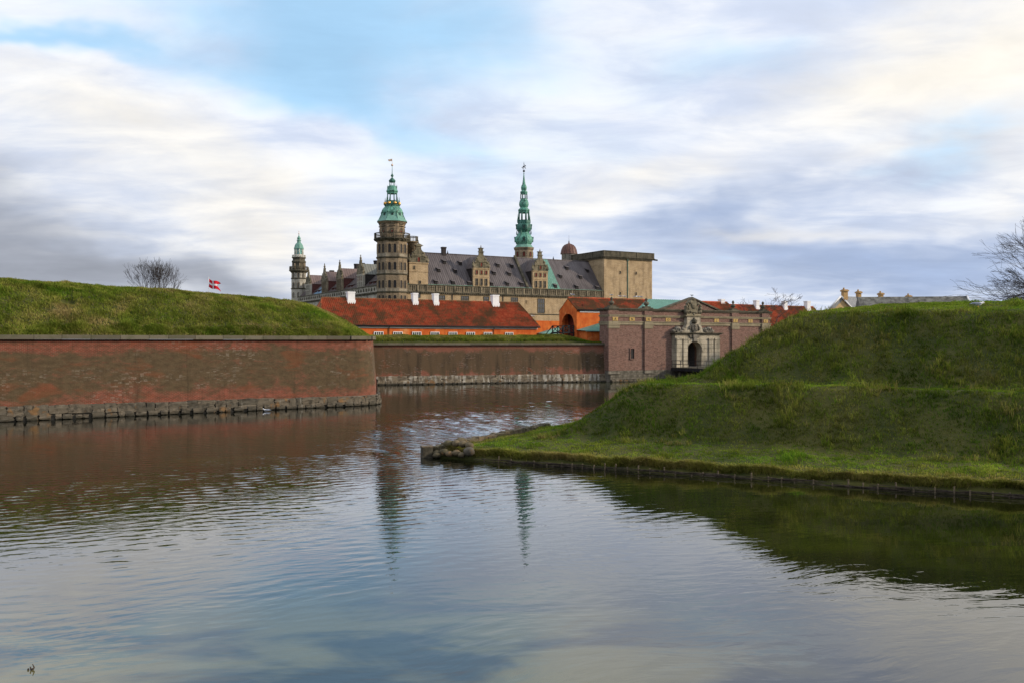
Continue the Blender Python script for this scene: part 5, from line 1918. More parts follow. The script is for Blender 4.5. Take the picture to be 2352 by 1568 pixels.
# green lean-to roofs and low orange wall
lo = GF.root('lean_to', 'low orange lean-to with green copper roof between gatehouse and brick gate', 'lean-to')
MB().box(0.3, 6.2, -2.4, -0.05, 5.0, GF.z(809, 2, -2.4)).build('wall', 'orange_plaster', lo)
z0, z1 = GF.z(808, 2, -2.5), GF.z(787, 5.5, 0)
m = MB()
m.add([(-0.1, -2.6, z0), (6.3, -2.6, z0), (6.3, -0.02, z1), (4.9, -0.02, z1), (-0.1, -0.02, z0 + 0.15), (-0.1, -2.6, z0 - 0.12), (6.3, -2.6, z0 - 0.12)],
      [(0, 1, 2, 3), (0, 3, 4), (0, 5, 6, 1)])
for k in range(16):
    x = 0.2 + k * 0.4
    yy = min(1.0, (x + 0.4) / 5.0)
    m.tube((x, -2.6, z0 + 0.03), (x, -2.6 + 2.55 * yy, z0 + (z1 - z0) * yy + 0.03), 0.035, None, 4)
m.build('roof', 'verdigris_clean', lo)
MB().tube((5.9, -2.5, 5.5), (5.9, -2.5, z0 - 0.1), 0.07).build('downpipe', 'black_tar', lo)
ow = HF.root('garden_wall', 'plain orange wall linking the tiled house to the gatehouse', 'wall')
MB().box(0.1, 9.5, 1.2, 1.7, 4.8, HF.z(783.5, 2, 1.2)).build('wall', 'orange_plaster', ow)
m = MB()
zA, zB = HF.z(815, 0.5, -1.2), HF.z(796, 6, 1.2)
m.add([(-0.3, -1.3, zA), (8.2, -1.3, zA), (8.2, 1.18, zB), (5.2, 1.18, zB), (0.2, 1.18, zA + 0.1), (-0.3, -1.3, zA - 0.15), (8.2, -1.3, zA - 0.15)], [(0, 1, 2, 3), (0, 3, 4), (0, 5, 6, 1)])
m.build('roof', 'verdigris_clean', ow)
# black timber stair in front of the arch
stw = GF.root('timber_stair', 'black timber stair with cross-braced railings below the orange arch', 'stairs')
zr_ = GF.z(796, -1, 2)
for yy in (0.7, 3.9):
    m = MB()
    m.path([(-4.2, yy, 6.1), (-2.0, yy, zr_), (0.0, yy, zr_)], 0.085, 4)
    m.path([(-4.2, yy, 5.4), (-2.0, yy, zr_ - 1.0), (0.0, yy, zr_ - 1.0)], 0.085, 4)
    m.path([(-2.0, yy, zr_), (-1.0, yy, zr_ - 1.0), (0, yy, zr_)], 0.06, 4)
    m.path([(-2.0, yy, zr_ - 1.0), (-1.0, yy, zr_), (0, yy, zr_ - 1.0)], 0.06, 4)
    for xx in (-2.0, -1.0, -0.1):
        m.tube((xx, yy, 5.4), (xx, yy, zr_ + 0.08), 0.09, None, 4)
    m.build('railing', 'black_tar', stw)
MB().box(-2.2, 0.0, 0.6, 4.0, zr_ - 1.15, zr_ - 1.0).build('landing', 'black_tar', stw)
for k in range(6):
    MB().box(-2.2 - 0.33 * (k + 1), -2.2 - 0.33 * k, 0.7, 3.9, zr_ - 1.2 - 0.16 * k, zr_ - 1.12 - 0.16 * k).build('step', 'black_tar', stw)

# ------------------------------------------------------------------ brick gate with portal
BF = Frame(14.5, 131.0, 30.0)
bg = BF.root('brick_gate', 'brick gate building with stone bands, yellow letter plaques, urns and arched stone portal', 'gate')
XR_ = BF.xt(1880, 0.0)
P6 = lambda zx: 1300 + zx / 3.459
ZTOP, ZB1, ZB2 = 10.95, 9.86, 8.88
PX0, PX1 = BF.xt(P6(1176), 0), BF.xt(P6(1552), 0)          # portal
AX0, AX1 = BF.xt(P6(1300), -0.8), BF.xt(P6(1428), -0.8)
AC, AR = (AX0 + AX1) / 2, (AX1 - AX0) / 2
ZD = 2.1                                                   # threshold
ZA = BF.z(833, AC, -0.8)                                   # arch crown


def arch_notch(x0, x1, z0, z1, c, r, crown, zbot, n=14):
    p = [(x0, z0), (c - r, z0), (c - r, crown - r)]
    p += [(c - r * math.cos(math.pi * k / n), crown - r + r * math.sin(math.pi * k / n)) for k in range(1, n)]
    p += [(c + r, crown - r), (c + r, z0), (x1, z0), (x1, z1), (x0, z1)]
    return p


wall = MB()
wall.ext_xz(arch_notch(0, XR_, 1.6, ZTOP - 0.2, AC, AR + 0.35, ZA + 0.3, ZD), 0.0, 1.2)
wall.box(0, 1.2, 1.2, 2.5, -0.4, ZTOP - 0.2)
wall.box(XR_ - 1.2, XR_, 1.2, 2.5, -0.4, ZTOP - 0.2)
wall.build('brickwork', 'gate_brick', bg)
MB().box(-0.12, XR_ + 0.1, -0.14, 1.0, -0.4, 1.68).build('plinth', 'plinth_stone', bg)
for row, (zlo, zhi) in enumerate(((1.05, 1.66), (0.38, 1.03))):
    x = 0.0
    while x < PX0 - 0.4:
        ln = rnd.uniform(0.9, 1.9)
        o = link('plinth_block', block_mesh('plinth_stone'), bg, loc=(x + ln / 2, -0.16, (zlo + zhi) / 2))
        o.scale = (ln - 0.02, 0.16 + rnd.uniform(0, 0.04), zhi - zlo - 0.02)
        x += ln
x = 0.0
i = 0
while x < PX0 + 3:
    ln = rnd.uniform(0.5, 1.1)
    put_stone(bg, i % 9, 'foundation_stone', x + ln / 2, -0.35, 0.13, 0, (ln, 0.7, rnd.uniform(0.4, 0.6)), 'waterline_stone')
    x += ln + 0.05
    i += 1
m = MB()
m.box(-0.35, XR_ + 0.3, -0.32, 2.75, ZTOP - 0.2, ZTOP)
m.box(-0.2, XR_ + 0.2, -0.2, 2.6, ZTOP - 0.36, ZTOP - 0.2)
m.build('cornice', 'dark_cornice', bg)
MB().box(-0.10, XR_ + 0.1, -0.16, 2.56, ZB1 - 0.2, ZB1).box(-0.18, XR_ + 0.15, -0.24, 2.62, ZB1, ZB1 + 0.1).build('upper_band', 'band_stone', bg)
MB().box(-0.10, XR_ + 0.1, -0.12, 2.56, ZB2 - 0.42, ZB2).box(-0.18, XR_ + 0.15, -0.22, 2.62, ZB2, ZB2 + 0.12).build('lower_band', 'band_stone', bg)
PIL = [BF.xt(P6(688), -0.3), BF.xt(P6(982), -0.3), BF.xt(P6(1716), -0.3), BF.xt(P6(1968), -0.3)]
for i, x in enumerate(PIL):
    wd = 0.95 if i == 0 else 0.75
    MB().box(x - wd, x + wd, -0.28, 0.0, 1.68, ZB2 - 0.95).box(x - wd, x + wd, -0.28, 0.0, ZB2 + 0.13, ZB1 - 0.21).box(x - wd, x + wd, -0.26, 0, ZB1 + 0.11, ZTOP - 0.37).build('pilaster', 'gate_brick', bg)
    MB().box(x - wd - 0.06, x + wd + 0.06, -0.36, 0.0, ZB2 - 0.95, ZB2 - 0.55).box(x - wd - 0.12, x + wd + 0.12, -0.42, 0.0, ZB2 - 0.55, ZB2 - 0.43).box(x - wd - 0.03, x + wd + 0.03, -0.34, 0.0, ZB2 - 0.43, ZB2 + 0.13).build('capital', 'band_stone', bg)
    MB().box(x - wd - 0.1, x + wd + 0.1, -0.40, 0.0, 1.20, 1.68).build('pilaster_base', 'plinth_stone', bg)
    u = MB()
    u.box(x - 0.9, x + 0.9, -0.3, 0.9, ZTOP, ZTOP + 0.16)
    u.box(x - 0.55, x + 0.55, -0.1, 0.7, ZTOP + 0.16, ZTOP + 0.36)
    u.lathe([(0.22, ZTOP + 0.36), (0.18, ZTOP + 0.46), (0.36, ZTOP + 0.62), (0.42, ZTOP + 0.82), (0.34, ZTOP + 1.0), (0.14, ZTOP + 1.08), (0.12, ZTOP + 1.16), (0.22, ZTOP + 1.3), (0.20, ZTOP + 1.48), (0.04, ZTOP + 1.68)], 12, (x, 0.3), 0, 0, True)
    u.build('urn', 'dark_cornice', bg)
# lettered plaques
LET = (('A', 700), ('N', 842), ('N', 981), ('O', 1147), ('J', 1556), ('7', 1716), ('3', 1842), ('5', 1971))
for ch, zx in LET:
    near = min(abs(BF.xt(P6(zx), -0.3) - p) for p in PIL)
    yy = -0.36 if near < 0.6 else -0.08
    t = BF.xt(P6(zx), yy)
    pq = MB().box(t - 0.48, t + 0.48, yy, yy + 0.12, 9.06, 9.60).build('plaque', 'plaque_yellow', bg)
    cu = bpy.data.curves.new('letter', 'FONT')
    cu.body = ch
    cu.size = 0.52
    cu.align_x = 'CENTER'
    cu.extrude = 0.01
    tmp = bpy.data.objects.new('tmp', cu)
    COL.objects.link(tmp)
    bpy.context.view_layer.update()
    me = bpy.data.meshes.new_from_object(tmp.evaluated_get(bpy.context.evaluated_depsgraph_get()))
    bpy.data.objects.remove(tmp)
    me.materials.clear()
    me.materials.append(MATS['letter_black'])
    o = link('letter', me, pq, loc=(t, yy - 0.014, 9.15))
    o.rotation_euler = (R(90), 0, 0)
# slit window
t = BF.xt(P6(840), 0)
window(bg, t, -0.03, BF.z(P6(605) - 600, t, 0), 0, 'rect', 0.62, 1.5, 'gate_brick', 'black_tar', fr=0.12)
# portal
P = MB()
P.ext_xz(arch_notch(PX0, PX1, ZD - 0.2, BF.z(817, AC, -0.8), AC, AR, ZA, ZD), -0.8, 0.35)
portal = P.build('portal', 'portal_stone', bg)
zen = BF.z(817, AC, -0.8)
m = MB()
m.box(PX0 - 0.25, PX1 + 0.25, -1.05, 0.3, zen, zen + 0.16)
m.box(PX0 - 0.45, PX1 + 0.45, -1.25, 0.3, zen + 0.16, zen + 0.30)
m.build('entablature', 'dark_cornice', portal)
for sgn, xe in ((1, PX0), (-1, PX1)):
    for off, wdt in ((0.15, 1.05), (1.55, 0.85)):
        xa = xe + sgn * off
        xb = xe + sgn * (off + wdt)
        lo_, hi_ = min(xa, xb), max(xa, xb)
        MB().box(lo_, hi_, -1.0, -0.8, ZD - 0.1, zen - 0.75).box(lo_ - 0.08, hi_ + 0.08, -1.06, -0.8, zen - 0.75, zen - 0.55).box(lo_ - 0.06, hi_ + 0.06, -1.06, -0.8, ZD - 0.2, ZD + 0.4).build('portal_pilaster', 'portal_stone', portal)
m = MB()
for k in range(15):
    a0, a1 = math.pi * k / 15 + 0.01, math.pi * (k + 1) / 15 - 0.01
    for rA, rB, yy in ((AR, AR + 0.42, -0.95),):
        q = [(AC + r * math.cos(a), ZA - AR + r * math.sin(a)) for r, a in ((rA, a0), (rB, a0), (rB, a1), (rA, a1))]
        MB().ext_xz(q, yy, -0.8).build('arch_stone', 'portal_stone', portal)
MB().ext_xz([(AC - 0.3, ZA - 0.05), (AC + 0.3, ZA - 0.05), (AC + 0.45, zen - 0.02), (AC - 0.45, zen - 0.02)], -1.15, -0.8).ext_xz([(AC - 0.9, ZA + 0.55), (AC + 0.9, ZA + 0.55), (AC + 1.1, zen - 0.02), (AC - 1.1, zen - 0.02)], -0.98, -0.8).build('keystone', 'plinth_stone', portal)
# scrolled top
ztop = BF.z(773.5, AC, -0.6)
half = [(2.5, zen + 0.3), (2.3, zen + 0.75), (1.75, zen + 1.0), (1.45, zen + 1.5), (1.35, ztop)]
MB().ext_xz(half + [(-x, z) for x, z in reversed(half)], -0.75, 0.3).build('attic', 'portal_stone', portal, loc=(AC, 0, 0))
MB().box(AC - 1.75, AC + 1.75, -0.95, 0.2, ztop, ztop + 0.14).box(AC - 1.45, AC + 1.45, -0.8, 0.2, ztop + 0.14, ztop + 0.42).build('attic_cornice', 'band_stone', portal)
for sgn in (-1, 1):
    m = MB()
    cx, cz = AC + sgn * 3.15, zen + 0.78
    pts = [(cx + sgn * math.cos(a) * (0.06 + 0.075 * a), -0.85, cz + math.sin(a) * (0.06 + 0.075 * a)) for a in [k * 0.45 for k in range(16)]]
    m.path(pts, 0.10, 6)
    m.tube((cx, -0.8, cz), (cx, -0.2, cz), 0.5, 0.5, 14)
    m.path([(cx - sgn * 0.2, -0.7, cz - 0.35), (cx - sgn * 1.0, -0.7, zen + 0.62), (AC + sgn * 1.9, -0.7, zen + 1.0)], [0.22, 0.24, 0.15], 7)
    m.ball((AC + sgn * 2.3, -0.75, zen + 0.85), 0.26)
    m.ball((cx + sgn * 0.75, -0.6, zen + 0.55), (0.5, 0.3, 0.25))
    m.build('volute', 'plinth_stone', portal)
rr = random.Random(12)
m = MB()
m.ball((AC, -0.9, zen + 1.0), (0.7, 0.22, 0.75), 12, 8)
m.path([(AC - 0.3, -1.12, zen + 0.6), (AC + 0.2, -1.12, zen + 0.9), (AC - 0.25, -1.12, zen + 1.15), (AC + 0.25, -1.12, zen + 1.45)], 0.06, 5)
m.path([(AC + 0.3, -1.12, zen + 0.6), (AC - 0.2, -1.12, zen + 0.9), (AC + 0.25, -1.12, zen + 1.15), (AC - 0.25, -1.12, zen + 1.45)], 0.06, 5)
for k in range(16):
    a = rr.uniform(-0.3, math.pi + 0.3)
    m.ball((AC + 0.95 * math.cos(a), -0.85, zen + 0.95 + 0.65 * math.sin(a)), (rr.uniform(0.12, 0.26), 0.2, rr.uniform(0.12, 0.26)), 6, 4)
m.build('monogram_shield', 'plinth_stone', portal)
MB().lathe([(0.42, zen + 1.78), (0.46, zen + 1.9), (0.5, zen + 2.15), (0.3, zen + 2.4), (0.08, zen + 2.48), (0.1, zen + 2.62)], 10, (AC, -0.85), 0, 0, True).build('crown', 'dark_cornice', portal)
m = MB()
zc = ztop + 0.42
m.ext_xz([(-0.75, zc + 0.3), (0.75, zc + 0.3), (0.95, zc + 1.2), (0.8, zc + 2.2), (0.45, zc + 2.75), (-0.45, zc + 2.75), (-0.8, zc + 2.2), (-0.95, zc + 1.2)], -0.7, 0.15)
m.ball((0, -0.72, zc + 1.7), (0.55, 0.2, 0.75), 12, 8)
for k in range(60):
    a = rr.uniform(0, 2 * math.pi)
    q = rr.uniform(0.75, 1.1)
    hx_, hz_ = 1.25 * q * math.cos(a), 1.15 * q * math.sin(a)
    wmax = 1.9 - 0.42 * max(0, hz_ + 0.4)
    if abs(hx_) < wmax:
        m.ball((hx_ * 1.2, -0.6 + rr.uniform(-0.15, 0.2), zc + 1.25 + hz_ * 1.05), (rr.uniform(0.14, 0.3), 0.22, rr.uniform(0.14, 0.32)), 6, 4)
for sgn in (-1, 1):
    m.lathe([(0.3, zc), (0.34, zc + 0.5), (0.22, zc + 0.9), (0.26, zc + 1.2), (0.1, zc + 1.5)], 8, (sgn * 1.45, -0.5), 0, 0, True)
m.v = [(x + AC, y, zc + (z - zc) * 0.80) for x, y, z in m.v]
m.build('coat_of_arms', 'gable_carving', portal)
MB().lathe([(0.4, zc + 2.15), (0.45, zc + 2.27), (0.3, zc + 2.45), (0.06, zc + 2.52), (0.08, zc + 2.66)], 10, (AC, -0.4), 0, 0, True).build('crest_crown', 'dark_cornice', portal)
# passage behind the arch
m = MB()
m.box(AC - AR - 1.0, AC - AR - 0.4, 1.2, 8.0, 1.0, 8.0)
m.box(AC + AR + 0.4, AC + AR + 1.0, 1.2, 8.0, 1.0, 8.0)
m.box(AC - AR - 1.0, AC + AR + 1.0, 8.0, 8.4, 1.0, 8.0)
m.box(AC - AR - 0.4, AC + AR + 0.4, 1.2, 8.0, 7.4, 8.0)
m.box(AC - AR - 0.4, AC + AR + 0.4, -0.8, 8.0, ZD - 0.4, ZD)
m.build('passage', 'passage_dark', bg)
MB().box(AC - AR + 0.3, AC - AR + 1.1, 7.9, 7.98, 4.6, 5.5).build('notice_board', 'black_tar', bg)
MB().box(AC, AC + AR + 0.3, 5.0, 5.1, ZD, 7.0).build('gate_leaf', 'black_tar', bg)
# pediment and copper roof behind the facade
pd = BF.root('pediment_house', 'brick pediment with stone coping and green copper roof behind the gate parapet', 'building')
yb_ = 5.5
pk = BF.xt(P6(1345), yb_)
pL, pR_ = BF.xt(P6(1085), yb_), BF.xt(P6(1590), yb_)
zpk = BF.z(P6(90) - 600, pk, yb_)
zLo = ZTOP - 0.05
MB().ext_xz([(pL, zLo), (pR_, zLo), (pk, zpk - 0.25)], yb_, yb_ + 0.5).build('pediment', 'gate_brick', pd)
m = MB()
for xe in (pL - 0.3, pR_ + 0.3):
    m.add([(xe, yb_ - 0.25, zLo), (pk, yb_ - 0.25, zpk - 0.22), (pk, yb_ - 0.25, zpk), (xe, yb_ - 0.25, zLo + 0.28),
           (xe, yb_ + 0.7, zLo), (pk, yb_ + 0.7, zpk - 0.22), (pk, yb_ + 0.7, zpk), (xe, yb_ + 0.7, zLo + 0.28)],
          [(0, 1, 2, 3), (7, 6, 5, 4), (0, 4, 5, 1), (3, 2, 6, 7), (0, 3, 7, 4), (1, 5, 6, 2)])
m.build('raking_cornice', 'dark_cornice', pd)
zgr = BF.z(P6(118) - 600, BF.xt(P6(1240), 10), 10)
xa, xb = BF.xt(P6(885), 5.6), BF.xt(P6(1330), 8)
m = MB()
m.add([(xa, 5.9, 10.3), (xb, 5.9, 10.3), (xb, 10.5, zgr + 0.1), (xa + 6.2, 10.5, zgr + 0.1), (xa, 15.0, 10.3), (xb, 15, 10.3)], [(0, 1, 2, 3), (3, 2, 5, 4), (0, 3, 4)])
k = xa + 0.4
while k < xb:
    q = min(1.0, (k - xa) / 6.2)
    m.tube((k, 5.9, 10.33), (k, 5.9 + 4.6 * q, 10.33 + (zgr - 10.2) * q), 0.04, None, 4)
    k += 0.5
m.build('roof', 'verdigris_clean', pd)
MB().box(xa + 0.3, xb - 0.3, 6.2, 14.6, 5.6, 10.2).build('wall', 'orange_plaster', pd)

# bridge to the gate
br = BF.root('timber_bridge', 'dark timber bridge with thin iron railing leading to the portal', 'bridge')
bx0, bx1 = PX0 - 0.9, PX1 - 0.4
MB().box(bx0, bx1, -26, -0.85, ZD - 0.55, ZD - 0.12).build('deck', 'black_tar', br)
MB().box(bx0 + 0.2, bx1 - 0.2, -25.9, -0.9, ZD - 0.12, ZD - 0.05).build('deck_surface', 'wet_timber', br)
for k in range(6):
    for xx in (bx0 + 0.4, bx1 - 0.4):
        MB().tube((xx, -2.5 - 4.2 * k, -1.0), (xx, -2.5 - 4.2 * k, ZD - 0.5), 0.2, None, 8).build('pile', 'wet_timber', br)
m = MB()
for zz in (ZD + 0.45, ZD + 1.0):
    m.tube((bx0 + 0.15, -26, zz), (bx0 + 0.15, -0.9, zz), 0.035, None, 5)
    m.tube((bx0 + 0.15, -1.0, zz), (bx0 + 1.9, -1.0, zz), 0.035, None, 5)
for k in range(14):
    m.tube((bx0 + 0.15, -1.0 - 1.9 * k, ZD - 0.2), (bx0 + 0.15, -1.0 - 1.9 * k, ZD + 1.02), 0.035, None, 5)
m.tube((bx0 + 1.9, -1.0, ZD - 0.2), (bx0 + 1.9, -1.0, ZD + 1.02), 0.035, None, 5)
m.build('railing', 'dark_iron', br)

# ------------------------------------------------------------------ red roofs behind the gate
for px0, px1, pyr, pye, hip, mat, lab, dep in ((1700, 1775, 736.5, 756, 1.8, 'red_tile', 'short red tiled roof right behind the brick pediment', 158),
                                               (1772, 1985, 744, 790, 1.5, 'bright_tile', 'long red tiled house roof behind the gate and bare cherry tree', 172)):
    fr_ = Frame((px0 - 1250) / FPX * dep, dep, 30.0)
    L_ = fr_.xt(px1, 4.0)
    zr2 = fr_.z(pyr, 0, 4.0)
    zee = zr2 - 4.2
    h2 = fr_.root('tiled_house', lab, 'house')
    MB().box(0.3, L_ + hip - 0.3, 0.3, 7.7, 4, zee).build('wall', 'orange_plaster', h2)
    pantile('roof', mat, h2, -0.5, L_ + hip, 0, zee, 4.0, zr2, 0.0, hip)
    MB().add([(-0.5, 0, zee - 0.05), (L_ + hip, 0, zee - 0.05), (L_, 4, zr2 - 0.05), (-0.5, 4, zr2 - 0.05), (-0.5, 8, zee), (L_ + hip, 8, zee)], [(0, 1, 2, 3), (3, 2, 5, 4), (1, 5, 2), (0, 3, 4)]).build('roof_slope', mat, h2)
    MB().tube((-0.5, 4, zr2 + 0.08), (L_, 4, zr2 + 0.08), 0.15, None, 6).build('ridge_tile', mat, h2)
    if dep == 172:
        for px, pt, w in ((1843, 734, 0.9), (1911.5, 736, 0.9), (1967, 736, 1.0)):
            m = MB()
            t = fr_.xt(px, 4.0)
            chimney_white(m, t, 3.6, zr2 - 1.2, fr_.z(pt, t, 4.0), w)
            m.build('chimney', 'white_wash', h2)
    else:
        m = MB()
        t = fr_.xt(1763, 4.0)
        chimney_white(m, t, 4.2, zr2 - 0.6, fr_.z(731, t, 4.0), 0.9)
        m.build('chimney', 'white_wash', h2)

# ------------------------------------------------------------------ houses beyond the right earthwork
YF = Frame((2027.5 - 1250) / FPX * 150, 150, 18.0)
yh = YF.root('yellow_house', 'yellow plastered house with grey slate roof and four brick chimneys behind the right earthwork', 'house')
P5 = lambda zx: 1900 + zx / 3.92
gw = 3.9
ye_, yp_ = YF.z(751, 0, 0), YF.z(724, 2, 0)
MB().ext_xz([(0, 4), (2 * gw * 0.52, 4), (2 * gw * 0.52, ye_), (gw * 0.52, yp_ - 0.15), (0, ye_)], 0, 0.4).build('gable_wall', 'yellow_plaster', yh)
hw_ = gw * 0.52
ylen = 34.0
dirx = 0.95
# roof: ridge runs to the right and away
m = MB()
rx, ry = math.cos(R(12)), math.sin(R(12))


def yr_pt(a, side, z):
    return (hw_ + side * hw_ * 1.12 + rx * a * (1.0), ry * a + 0.0 - 0.25, z)


ends = [(0.0, 0), (ylen, 0)]
m.add([yr_pt(0, -1, ye_ - 0.1), yr_pt(0, 0, yp_), yr_pt(0, 1, ye_ - 0.1), yr_pt(ylen, -1, ye_ - 0.1), yr_pt(ylen, 0, yp_), yr_pt(ylen, 1, ye_ - 0.1)],
      [(1, 2, 5, 4), (0, 1, 4, 3), (3, 4, 5)])
m.build('roof', 'slate_grey', yh)
m = MB()
for s0 in (-1, 1):
    a_, b_ = yr_pt(-0.1, s0 * 1.05, ye_ - 0.2), yr_pt(-0.1, 0, yp_ + 0.02)
    m.tube(a_, b_, 0.16, None, 4)
m.build('bargeboard', 'white_paint', yh)
for zx, zt0, w in ((635, 735, 0.85), (768, 752, 0.6), (980, 767, 0.6), (1247, 790, 0.6)):
    k = (P5(zx) - 1250) / FPX
    best = min(range(0, 400), key=lambda q: abs((lambda W: W[0] / W[1] - k)(YF.world(*yr_pt(q * 0.08, 0, 0)))))
    p = yr_pt(best * 0.08, 0, 0)
    dep_ = YF.world(p[0], p[1], 0)[1]
    top = EYE + (833.5 - (520 + zt0 / 3.92)) * dep_ / FPX
    m = MB().box(p[0] - w / 2, p[0] + w / 2, p[1] - 0.35, p[1] + 0.35, yp_ - 0.6, top).box(p[0] - w / 2 - 0.07, p[0] + w / 2 + 0.07, p[1] - 0.55, p[1] + 0.55, top - 0.35, top - 0.1)
    m.lathe([(0.16, top), (0.14, top + 0.3)], 8, (p[0] - w * 0.2, p[1]))
    m.build('chimney', 'yellow_brick', yh)
for a_ in (6.5, 15.5):
    p, q = yr_pt(a_, 0.28, yp_ - 0.28 * (yp_ - ye_) + 0.05), yr_pt(a_, 0.62, yp_ - 0.62 * (yp_ - ye_) + 0.05)
    m = MB().add([(p[0], p[1] - 0.1, p[2] + 0.08), (p[0] + 0.9, p[1], p[2] + 0.08), (q[0] + 0.9, q[1], q[2] + 0.08), (q[0], q[1] - 0.1, q[2] + 0.08)], [(0, 3, 2, 1)])
    m.build('skylight', 'white_paint', yh)
SF = Frame((2360 - 1250) / FPX * 135, 135, 172.0)
sh = SF.root('slate_house', 'long mossy slate roof with white gable end behind the right earthwork', 'house')
zsr = EYE + (833.5 - 724) * 135 / FPX
sl = 16.0
MB().add([(0, -2.2, zsr - 2.3), (0, 0, zsr), (0, 2.2, zsr - 2.3), (sl, -2.2, zsr - 2.3), (sl, 0, zsr), (sl, 2.2, zsr - 2.3)], [(0, 3, 4, 1), (1, 4, 5, 2), (3, 5, 4)]).build('roof', 'slate_moss', sh)
MB().ext_yz([(-1.9, 3), (1.9, 3), (1.9, zsr - 2.1), (0, zsr - 0.15), (-1.9, zsr - 2.1)], 0.1, 0.4).build('gable_wall', 'white_wash', sh)
MB().box(0.4, sl, -1.9, 1.9, 3, zsr - 2.3).build('wall', 'white_wash', sh)
MB().tube((-0.05, -2.2, zsr - 2.2), (-0.05, 0, zsr + 0.08), 0.12, None, 4).tube((-0.05, 2.2, zsr - 2.2), (-0.05, 0, zsr + 0.08), 0.12, None, 4).build('bargeboard', 'white_paint', sh)


# ------------------------------------------------------------------ bare trees
def bare_tree(name, label, loc, mat, rnd, stems, depth, length, radius, spread, up, shrink=0.78, kids=(2, 3), crown_lean=(0, 0), twig_r=0.012):
    t = root(name, label, 'tree', loc)
    trunk = MB()
    crown = MB()

    def grow(p, d, l, r, lev, first):
        n = 3
        pts = [p]
        rs = [r]
        for k in range(n):
            d = (d + Vector((rnd.gauss(0, 0.12) + crown_lean[0] * 0.05, rnd.gauss(0, 0.12) + crown_lean[1] * 0.05, rnd.gauss(0, 0.08) + up))).normalized()
            p = p + d * (l / n)
            pts.append(p)
            rs.append(max(twig_r, r * (1 - 0.35 * (k + 1) / n)))
        (trunk if first else crown).path(pts, rs, 5 if lev > depth - 2 else 3)
        if lev <= 0:
            return
        for k in range(rnd.randint(*kids)):
            ax = Vector((rnd.gauss(0, 1), rnd.gauss(0, 1), rnd.gauss(0, 0.6)))
            nd = (d + ax.normalized() * spread * rnd.uniform(0.6, 1.2)).normalized()
            q = pts[-1] if k == 0 else pts[rnd.choice([2, 3])]
            grow(q, nd, l * shrink * rnd.uniform(0.8, 1.15), rs[-1] * 0.72, lev - 1, False)
    for s_ in stems:
        grow(Vector((s_[0], s_[1], 0)), Vector(s_[2:5]).normalized(), length, radius, depth, True)
    trunk.build('trunk', mat, t)
    crown.build('crown', mat, t)
    return t


rnd1 = random.Random(21)
stems = [(rnd1.uniform(-1.5, 1.5), rnd1.uniform(-1, 1), rnd1.uniform(-0.5, 0.5), rnd1.uniform(-0.4, 0.4), 1.0) for _ in range(13)]
bare_tree('bare_tree', 'many-stemmed bare tree rising behind the left grass earthwork', ((382 - 1250) / FPX * 112, 112, 9.2), 'bark', rnd1, stems, 5, 2.1, 0.085, 0.5, 0.13, 0.76, (2, 3), twig_r=0.010)
rnd2 = random.Random(9)
X2 = (2790 - 1250) / FPX * 92
bare_tree('bare_tree', 'large spreading bare tree at the right edge beyond the earthwork', (X2, 92, 6.5), 'bark', rnd2,
          [(0, 0, -0.1, 0, 1.0), (0, 0, -0.75, 0.2, 0.5), (0, 0, -0.9, -0.1, 0.28), (0, 0, -0.6, 0, 0.9), (0, 0, 0.7, 0, 0.5), (0.2, 0, -0.85, 0.3, 0.12), (0, 0.2, -0.8, 0.0, 0.7)], 6, 4.9, 0.28, 0.60, 0.0, 0.75, (2, 4), (-0.8, 0), 0.012)
rnd3 = random.Random(15)
DB = 150
bare_tree('cherry_tree', 'low wide bare cherry tree in front of the red roof behind the gate', ((1885 - 1250) / FPX * DB, DB, 7.5), 'bark_reddish', rnd3,
          [(0, 0, -0.8, 0, 0.9), (0, 0, 0.8, 0, 0.9), (0, 0, -0.2, 0, 1), (0.3, 0, 1.0, 0.2, 0.55), (-0.3, 0, -1.0, 0.2, 0.6), (0, 0, 0.3, 0.2, 1)], 5, 2.6, 0.10, 0.6, -0.03, 0.74, (2, 3), twig_r=0.016)

# ------------------------------------------------------------------ flag
FD = 120.0
fx = (510 - 1250) / FPX * FD
fl = root('flag', 'red swallow-tailed flag with white cross flying above the left earthwork', 'flag', (fx, FD, 0))
zf0, zf1 = EYE + (833.5 - 704) * FD / FPX, EYE + (833.5 - 681) * FD / FPX
m = MB()
nx_, ny_ = 36, 18
FLW, FLH = 1.65, 1.12
fv, ff, fm = [], [], []
for j in range(ny_ + 1):
    for i in range(nx_ + 1):
        u_, v_ = i / nx_, j / ny_
        lim = 1.0 - (0.36 * (1 - abs(v_ - 0.5) * 2))
        xx = u_ * FLW * lim
        droop = -0.36 * xx - 0.10 * math.sin(xx * 4.2)
        fv.append((xx, 0.14 * math.sin(xx * 5 + v_), zf1 - FLH * (1 - v_) + droop - 0.02))
for j in range(ny_):
    for i in range(nx_):
        a = j * (nx_ + 1) + i
        cx_ = (i + 0.5) / nx_ * (1 - 0.36 * (1 - abs((j + 0.5) / ny_ - 0.5) * 2))
        white = abs((j + 0.5) / ny_ - 0.5) < 0.085 or 0.30 < cx_ < 0.41
        m.add([fv[a], fv[a + 1], fv[a + nx_ + 2], fv[a + nx_ + 1]], [(0, 1, 2, 3)], 1 if white else 0, True)
m.build('flag_cloth', ['flag_red', 'flag_white'], fl)
MB().tube((-0.04, 0, 5.8), (-0.04, 0, zf1 + 0.12), 0.05, 0.03).ball((-0.04, 0, zf1 + 0.16), 0.07).build('flagpole', 'white_paint', fl)


